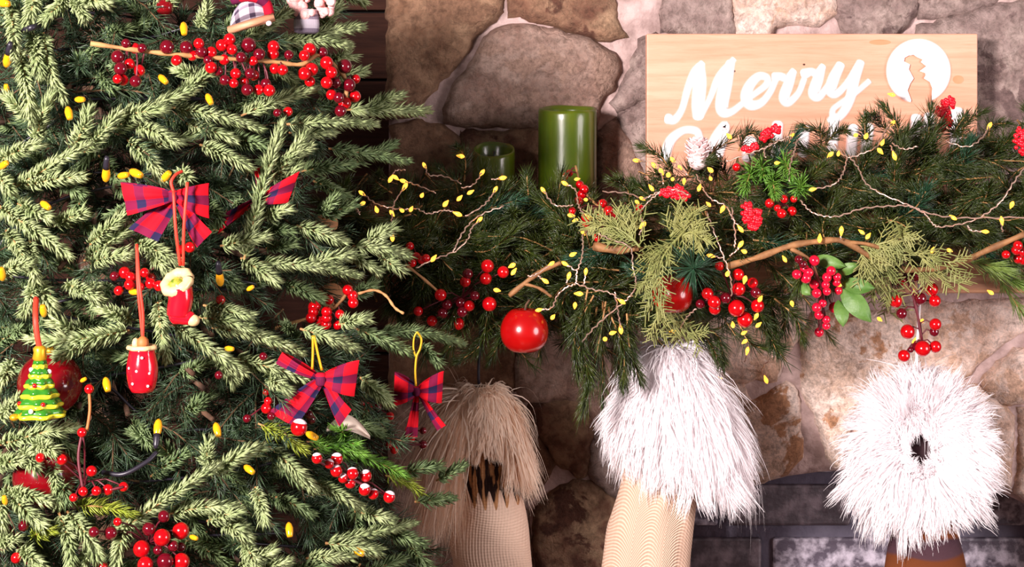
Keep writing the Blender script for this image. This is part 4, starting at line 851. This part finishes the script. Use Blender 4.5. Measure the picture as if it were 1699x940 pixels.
for (px, py, w_, h_, m) in [(1460,70,18,4.5,TEDDY),(1590,132,9,7,TEDDY),(1218,118,2,2,BARK),(1334,107,2,1.6,BARK)]:
    q = P(px, py, YSg); MB().lathe(q+Vector((0, .0002, 0)), [(1e-4, -.0006), (S(1, YSg), -.0006), (S(1, YSg), .0003)], 20, axis=(0, 1, 0)).build('knot', m if m is BARK else KNOT, sg).matrix_basis = Matrix.Translation(q-sg.location*0)@Matrix.Diagonal((w_, 1, h_, 1))@Matrix.Translation(-q)
PAINT = bpy.data.materials.new('white_spray_paint'); PAINT.use_nodes = True; tn = PAINT.node_tree; bs = tn.nodes['Principled BSDF']; bs.inputs['Base Color'].default_value = sr(252, 244, 244); bs.inputs['Roughness'].default_value = .6
at = tn.nodes.new('ShaderNodeAttribute'); at.attribute_name = 'fade'; tr = tn.nodes.new('ShaderNodeBsdfTransparent'); mx = tn.nodes.new('ShaderNodeMixShader')
tn.links.new(at.outputs['Fac'], mx.inputs[0]); tn.links.new(tr.outputs[0], mx.inputs[1]); tn.links.new(bs.outputs[0], mx.inputs[2]); tn.links.new(mx.outputs[0], tn.nodes['Material Output'].inputs[0])
SO = [0]
def paint(name, V2, Fc, fade, lay=None):
    V = [P(x, z, YSg) for x, z in V2]; V = [(v.x, YSg-.0004-.00008*(SO[0]+(lay[i] if lay else 1)), v.z) for i, v in enumerate(V)]; SO[0] += (int(max(lay))+1 if lay else 2)
    me = bpy.data.meshes.new(name); me.from_pydata(V, [], Fc); at_ = me.attributes.new('fade', 'FLOAT', 'POINT'); at_.data.foreach_set('value', np.array(fade, dtype=np.float32))
    return finish(name, me, PAINT, None, sg, False)
def strokes(name, lst, soft=4.0):
    V = []; Fc = []; fd = []; ly = []
    for si, st in enumerate(lst):
        pts = [(1050+x/2.88, 40+y/2.88, w/2.88*.42) for x, y, w in st]; C = spline(pts, 8); n = len(C); o0 = len(V)
        T = np.gradient(C[:, :2], axis=0); T /= np.maximum(np.linalg.norm(T, axis=1)[:, None], 1e-6); rows = []
        caps = []
        for sgn, idx in ((-1, 0), (1, n-1)):
            w = C[idx, 2]; caps.append([(C[idx, :2]+T[idx]*sgn*w*math.sin(a), w*math.cos(a)) for a in np.linspace(.25, 1.45, 4)])
        seq = [(c, w, T[0]) for c, w in reversed(caps[0])]+[(C[i, :2], C[i, 2], T[i]) for i in range(n)]+[(c, w, T[-1]) for c, w in caps[1]]
        for c, w, tt in seq:
            nn = np.array([-tt[1], tt[0]])
            for off, f in ((-(w+soft), 0), (-max(w-.6, .1), 1), (max(w-.6, .1), 1), (w+soft, 0)): V.append(tuple(c+nn*off)); fd.append(f); ly.append(si*2+len(ly)/9000)
        Fc += [(o0+i*4+j, o0+i*4+j+1, o0+(i+1)*4+j+1, o0+(i+1)*4+j) for i in range(len(seq)-1) for j in range(3)]
    return paint(name, V, Fc, fd, ly)
strokes('letter', [[(168,452,42),(200,455,30),(235,405,20),(262,310,24),(295,230,30),(332,186,18)],[(322,200,34),(320,280,58),(312,380,58),(312,440,46)],[(325,440,14),(370,350,16),(412,250,24),(482,168,16)],[(466,186,34),(442,290,58),(425,380,58),(432,420,44),(472,418,24),(525,378,16)]])
strokes('letter', [[(528,370,16),(600,320,18),(640,285,22),(638,255,24),(600,250,30),(560,290,40),(540,345,46),(562,385,44),(612,376,28),(655,325,20),(682,265,18)]])
strokes('letter', [[(676,252,34),(704,250,28),(738,258,26),(768,222,18)],[(766,228,22),(742,290,42),(722,350,44),(742,374,30),(790,330,18),(818,262,16)]])
strokes('letter', [[(818,238,42),(850,228,28),(880,234,26),(908,200,18)],[(904,206,22),(884,262,44),(864,330,48),(890,346,28),(935,290,16)]])
strokes('letter', [[(990,196,34),(958,262,48),(945,318,44),(972,332,28),(1020,285,20),(1075,200,22)],[(1086,184,30),(1058,260,44),(1038,350,40),(1005,420,34),(962,455,24),(955,410,16),(1000,372,14),(1060,330,14),(1128,272,14)],[(975,440,20),(945,462,34)]])
strokes('letter', [[(150,640,40),(180,555,38),(240,508,26),(300,510,28),(318,540,24)]])
strokes('letter', [[(350,620,26),(400,530,34),(440,482,30),(432,545,34),(410,620,34)]])
for q in ([(560,560,60),(545,640,44)], [(690,480,46),(680,640,44)], [(820,500,40),(810,620,40)], [(960,470,40),(950,600,44)], [(1050,496,46),(1040,620,44)], [(1122,492,50),(1110,620,44)], [(1352,448,46),(1340,600,44)], [(1412,440,44),(1405,600,44)], [(1548,420,56),(1535,600,44)]): strokes('letter', [q])
sil = [(1511,166),(1505,150),(1509,139),(1515,130),(1507,115),(1509,107),(1499,102),(1500,96),(1507,92),(1515,91),(1521,95),(1530,99),(1527,103),(1536,110),(1525,118),(1534,121),(1535,125),(1532,130),(1542,136),(1546,147),(1544,165)]
def emblem():
    c = np.array([1523.0, 118.0]); a0 = math.atan2(165-118, 1544-1523); a1 = math.atan2(166-118, 1511-1523)
    an = np.linspace(a0, a1-2*math.pi, 60); r = 50.5; arc = [(c[0]+r*math.cos(a), c[1]+r*math.sin(a)) for a in an]
    poly = arc+sil; n = len(poly); res = delaunay_2d_cdt([Vector(p) for p in poly], [(i, (i+1) % n) for i in range(n)], [], 1, 1e-6)
    V = [tuple(v) for v in res[0]]; Fc = [tuple(f) for f in res[2]]; fd = [1]*len(V); o0 = len(V)
    for a in an: V += [(c[0]+r*math.cos(a), c[1]+r*math.sin(a)), (c[0]+(r+4)*math.cos(a), c[1]+(r+4)*math.sin(a))]; fd += [1, 0]
    Fc += [(o0+2*i, o0+2*i+1, o0+2*i+3, o0+2*i+2) for i in range(len(an)-1)]
    paint('emblem', V, Fc, fd)
emblem()

# ------------------------------------------------------------------ stockings
def knit(name, kind):
    m = mat(name, sr(226, 198, 172), .85, spec=.2); t = NT(m); c = t.n('ShaderNodeTexCoord'); sp = t.n('ShaderNodeSeparateXYZ'); t.l(c.outputs['UV'], sp.inputs[0]); u, v = sp.outputs[0], sp.outputs[1]
    if kind == 'cable':
        w = t.math('MULTIPLY', t.math('ABSOLUTE', t.math('SINE', t.math('MULTIPLY', u, 72.0))), .022); vv = t.math('ADD', v, w); st = t.math('SINE', t.math('MULTIPLY', vv, 1500.0)); cb = t.math('SINE', t.math('ADD', t.math('MULTIPLY', u, 125.0), t.math('SINE', t.math('MULTIPLY', v, 60.0))))
        fine = t.math('SINE', t.math('MULTIPLY', u, 1300.0)); t.bump(t.math('ADD', t.math('ADD', t.math('MULTIPLY', st, .5), t.math('MULTIPLY', fine, .1)), t.math('MULTIPLY', cb, 1.6)), .55, .002)
        t.color(t.ramp(t.math('ADD', t.math('MULTIPLY', st, .3), .5), [(.1, sr(182, 146, 122)), (.5, sr(212, 180, 156)), (1, sr(224, 196, 174))]))
    elif kind == 'plain':
        st = t.math('SINE', t.math('MULTIPLY', u, 1500.0)); s2 = t.math('SINE', t.math('MULTIPLY', v, 1900.0)); t.bump(t.math('ADD', st, s2), .35, .001)
        co = t.coord('UV', (1, .22, 1)); nz = t.noise(co, 160, 2, .5); edge = t.math('ADD', v, t.math('MULTIPLY', t.math('SINE', t.math('MULTIPLY', u, 420.0)), .010)); band = t.math('LESS_THAN', edge, .088)
        pat = t.mix(t.ramp(nz, [(.47, BLK), (.53, WHT)], 'LINEAR'), sr(40, 24, 20), sr(176, 128, 86)); t.color(t.mix(band, sr(222, 192, 170), pat))
    else:
        w = t.math('FRACT', t.math('DIVIDE', t.math('ADD', v, .032), .048)); co = t.coord('UV'); nz = t.noise(co, 900, 2)
        col = t.ramp(w, [(0, sr(64, 42, 50)), (.38, sr(72, 48, 54)), (.46, sr(100, 52, 24)), (.9, sr(110, 58, 28)), (1.0, sr(70, 46, 50))]); t.color(col); t.bump(nz, .5, .001)
    return m
def leg(rows, Yc, depth, m, root, foot):
    """rows (py, xl, xr) -> elliptical knit tube with a foot below"""
    rows = spline(rows, 5); seg = 40; V = []; uv = []; Fc = []; v = 0; prev = None
    for i, (py, xl, xr) in enumerate(rows):
        c = P((xl+xr)/2, py, Yc); r = S((xr-xl)/2, Yc)
        if prev is not None: v += abs(prev-c.z)
        prev = c.z
        for k in range(seg):
            a = 2*math.pi*k/seg; V.append(c+Vector((r*math.cos(a), -depth*min(1, r/.04)*math.sin(a), .002*math.sin(3*a+i*.4)))); uv.append((math.cos(a)*r*1.15+.2, v))
    for i in range(len(rows)-1):
        for k in range(seg): Fc.append((i*seg+k, i*seg+(k+1) % seg, (i+1)*seg+(k+1) % seg, (i+1)*seg+k))
    Fc.append(tuple(range(seg))); Fc.append(tuple(range((len(rows)-1)*seg, len(rows)*seg)))
    return MB().add(V, Fc, 0, uv).build('leg', m, root)
def fur(name, roots, dirs, nrm, lens, m, parent, seed, grav=.9, width=.0009, segs=6, curl=.0, clump=140, clumpf=.55, mi=None):
    rng = np.random.default_rng(seed); n = len(roots); p = roots.copy(); d = dirs/np.linalg.norm(dirs, axis=1)[:, None]; pts = [p.copy()]
    ph = rng.random(n)*6.28; cr = rng.normal(0, 1, (n, 3)); step = lens[:, None]/segs
    for s in range(segs):
        d = d+np.array([0, 0, -grav])*(.28/segs*3)+cr*(.25/segs)+curl*np.stack([np.cos(ph+s*1.4), np.zeros(n), np.sin(ph+s*1.4)], 1)*.5
        d /= np.linalg.norm(d, axis=1)[:, None]; p = p+d*step; pts.append(p.copy())
    pts = np.array(pts)                                 # (segs+1, n, 3)
    ci = rng.choice(n, clump, replace=False); own = np.argmin(((roots[:, None, :]-roots[ci][None])**2).sum(2), 1)
    for s in range(1, segs+1): f = clumpf*(s/segs)**1.3; pts[s] = pts[s]*(1-f)+pts[s][ci][own]*f+(rng.normal(0, .0012, (n, 3)))*f
    pts[:, :, 1] = np.minimum(pts[:, :, 1], 2.172)
    T = np.gradient(pts, axis=0); T /= np.maximum(np.linalg.norm(T, axis=2)[..., None], 1e-9)
    N0 = nrm+rng.normal(0, .35, (n, 3)); A = np.cross(T, N0[None]); A /= np.maximum(np.linalg.norm(A, axis=2)[..., None], 1e-6)
    V = []; wv = width*(.8+.6*rng.random(n))
    for s in range(segs+1):
        w = (wv*(1-.9*(s/segs)**1.6))[:, None]
        for k in (-.5, .5): V.append(pts[s]+A[s]*w*k)
    V = np.array(V).transpose(1, 0, 2).reshape(-1, 3); m_ = (segs+1)*2; off = (np.arange(n)*m_)[:, None]
    Q = np.concatenate([off+np.array([[s*2, s*2+1, s*2+3, s*2+2]]) for s in range(segs)])
    o = np_mesh(name, V, [Q], None, m, parent, True); o['kind'] = 'stuff'; return o
def cuff(rows, Yc, depth, m, root, count, ln, seed, out=.55, grav=.9, base_m=None, skew=None, **kw):
    rows = spline(rows, 5); seg = 36; rng = np.random.default_rng(seed); V = []; Fc = []
    for i, (py, xl, xr) in enumerate(rows):
        c = P((xl+xr)/2, py, Yc); r = S((xr-xl)/2, Yc)
        for k in range(seg): a = 2*math.pi*k/seg; V.append(c+Vector((r*math.cos(a), -depth*min(1, r/.06)*math.sin(a), 0)))
    for i in range(len(rows)-1):
        for k in range(seg): Fc.append((i*seg+k, i*seg+(k+1) % seg, (i+1)*seg+(k+1) % seg, (i+1)*seg+k))
    Fc.append(tuple(range(seg))); Fc.append(tuple(range((len(rows)-1)*seg, len(rows)*seg))); MB().add(V, Fc).build('cuff_backing', m, root)
    w = np.array([r[2]-r[1] for r in rows]); cdf = np.cumsum(w)/w.sum(); t_ = np.interp(rng.random(count), cdf, np.arange(len(rows)))
    i0 = np.clip(t_.astype(int), 0, len(rows)-2); f = t_-i0; rr = rows[i0]*(1-f[:, None])+rows[i0+1]*f[:, None]; a = rng.random(count)*math.pi*1.5-math.pi*.25
    cx = (rr[:, 1]+rr[:, 2])/2; hw = (rr[:, 2]-rr[:, 1])/2; x = (cx-CXP)/F*Yc+hw/F*Yc*np.cos(a); y = Yc-depth*np.minimum(1, hw/F*Yc/.06)*np.sin(a); z = CZ+(HOR-rr[:, 0])/F*Yc
    nrm = np.stack([np.cos(a), -np.sin(a)*.8, np.zeros(count)], 1); top = (1-t_/len(rows))[:, None]
    d = nrm*out*(.6+.8*rng.random((count, 1)))+np.array([0, 0, -1.0])*(1-.55*top**2)+rng.normal(0, .16, (count, 3))+top**3*np.array([0, 0, 1.0])*.9*rng.random((count, 1))
    L = ln*(.65+.6*rng.random(count))*np.exp(rng.normal(0, .16, count))
    if skew: L = L*skew(cx+hw*np.cos(a), rr[:, 0])
    return fur('fur', np.stack([x, y, z], 1), d, nrm+np.array([0, -.35, .15]), L, m, root, seed, grav, **kw)
YK = 2.005
s1 = thing('christmas_stocking', 'shaded beige knit stocking with brown pattern and beige fur cuff', 'stocking', P(800, 640, YK), 'stockings hung from the mantel')
leg([(700,770,850),(741,768,856),(800,768,859),(835,764,870),(875,750,877),(907,746,880),(940,752,883),(1000,752,885),(1060,735,884),(1110,690,880),(1150,660,870),(1180,670,850),(1190,700,830)], YK, .032, knit('plain_knit', 'plain'), s1, None)
cuff([(640,775,822),(655,758,842),(685,742,852),(705,738,860),(722,735,862),(730,736,862)], YK, .046, FURB, s1, 6500, .066, 31, .34, 1.0, clump=120, width=.0014, skew=lambda x, y: np.where(x < 770, 1.75, np.where(x > 838, 1.0, .3)))
s2 = thing('christmas_stocking', 'cream cable knit stocking with long white fur cuff', 'stocking', P(1110, 560, YK), 'stockings hung from the mantel')
leg([(660,1045,1150),(720,1042,1156),(760,1036,1158),(800,1030,1158),(850,1014,1154),(880,1006,1150),(940,998,1144),(1000,985,1140),(1060,950,1138),(1110,900,1130),(1150,880,1110),(1180,890,1080),(1190,920,1050)], YK, .034, knit('cable_knit', 'cable'), s2, None)
cuff([(572,1092,1132),(590,1070,1150),(625,1042,1178),(670,1025,1205),(710,1035,1212),(745,1075,1206),(765,1110,1196)], YK, .055, FURW, s2, 9000, .058, 32, .62, .9, clump=170, width=.0015, skew=lambda x, y: np.where(x > 1150, 1.15, .85))
s3 = thing('christmas_stocking', 'brown and black striped stocking with round open white fur cuff', 'stocking', P(1523, 600, YK), 'stockings hung from the mantel')
leg([(800,1480,1572),(860,1484,1584),(885,1480,1590),(905,1474,1594),(940,1468,1602),(1000,1460,1608),(1060,1420,1606),(1110,1380,1600),(1150,1360,1580),(1180,1370,1550),(1190,1400,1520)], YK, .034, knit('striped_knit', 'stripe'), s3, None)
# open ring cuff: fur radiates from the dark opening
def ringcuff(root, cx, cy, Rx, Rz, r, Yc, count, seed):
    rng = np.random.default_rng(seed); V = []; Fc = []; n1, n2 = 40, 16; c = P(cx, cy, Yc)
    def pt(th, ph): return np.stack([c.x+np.cos(th)*(S(Rx, Yc)+S(r, Yc)*np.cos(ph)), Yc-S(r, Yc)*.75*np.sin(ph), c.z+np.sin(th)*(S(Rz, Yc)+S(r, Yc)*np.cos(ph))], -1)
    g = np.array([[pt(2*math.pi*i/n1, 2*math.pi*j/n2) for j in range(n2)] for i in range(n1)]).reshape(-1, 3)
    Fc = [(i*n2+j, i*n2+(j+1) % n2, ((i+1) % n1)*n2+(j+1) % n2, ((i+1) % n1)*n2+j) for i in range(n1) for j in range(n2)]
    MB().add([tuple(v) for v in g], Fc).build('cuff_backing', FURW, root)
    MB().lathe(c+Vector((0, .012, 0)), [(S(Rx*.9, Yc), 0), (S(Rx*.9, Yc), .004)], 30, axis=(0, -1, 0)).build('opening', mat('hollow_shade', sr(60, 36, 40), .9), root)  # disc across the hole, its dark colour stands in for the hollow's shade
    th = rng.random(count)*2*math.pi; ph = rng.random(count)*2.75-.15; root_p = pt(th, ph)
    rad = np.stack([np.cos(th), np.zeros(count), np.sin(th)], 1); nrm = rad*np.cos(ph)[:, None]+np.array([0, -1.0, 0])*np.sin(ph)[:, None]
    d = rad*.85+nrm*.45+rng.normal(0, .2, (count, 3)); inner = ph > 2.1; d[inner] = nrm[inner]+rng.normal(0, .45, (inner.sum(), 3))-rad[inner]*.35
    L = .035*(.7+.6*rng.random(count))*(1+.25*(np.sin(th) < -.3)); L[inner] *= .34; L *= np.exp(rng.normal(0, .18, count))
    fur('fur', root_p, d, nrm+np.array([-.2, -.5, .15]), L, FURW, root, seed, .55, .0015, 7, .0, 190, .55)
ringcuff(s3, 1522, 744, 57, 66, 34, YK-.01, 10000, 33)
cuff([(612,1512,1540),(625,1500,1552),(650,1480,1565),(680,1470,1580)], YK, .03, FURW, s3, 900, .05, 34, .8, .5, clump=50, width=.0010)
for root, px, py in ((s1, 797, 640), (s2, 1110, 572), (s3, 1524, 612)):
    MB().tube(spline([P(px, py+8, YK), P(px-3, py-25, YK-.01), P(px+2, 500, YK), P(px, 470, 2.022)], 5), .0018, 6).build('hanging_loop', CABLE if root is s1 else FURW, root)
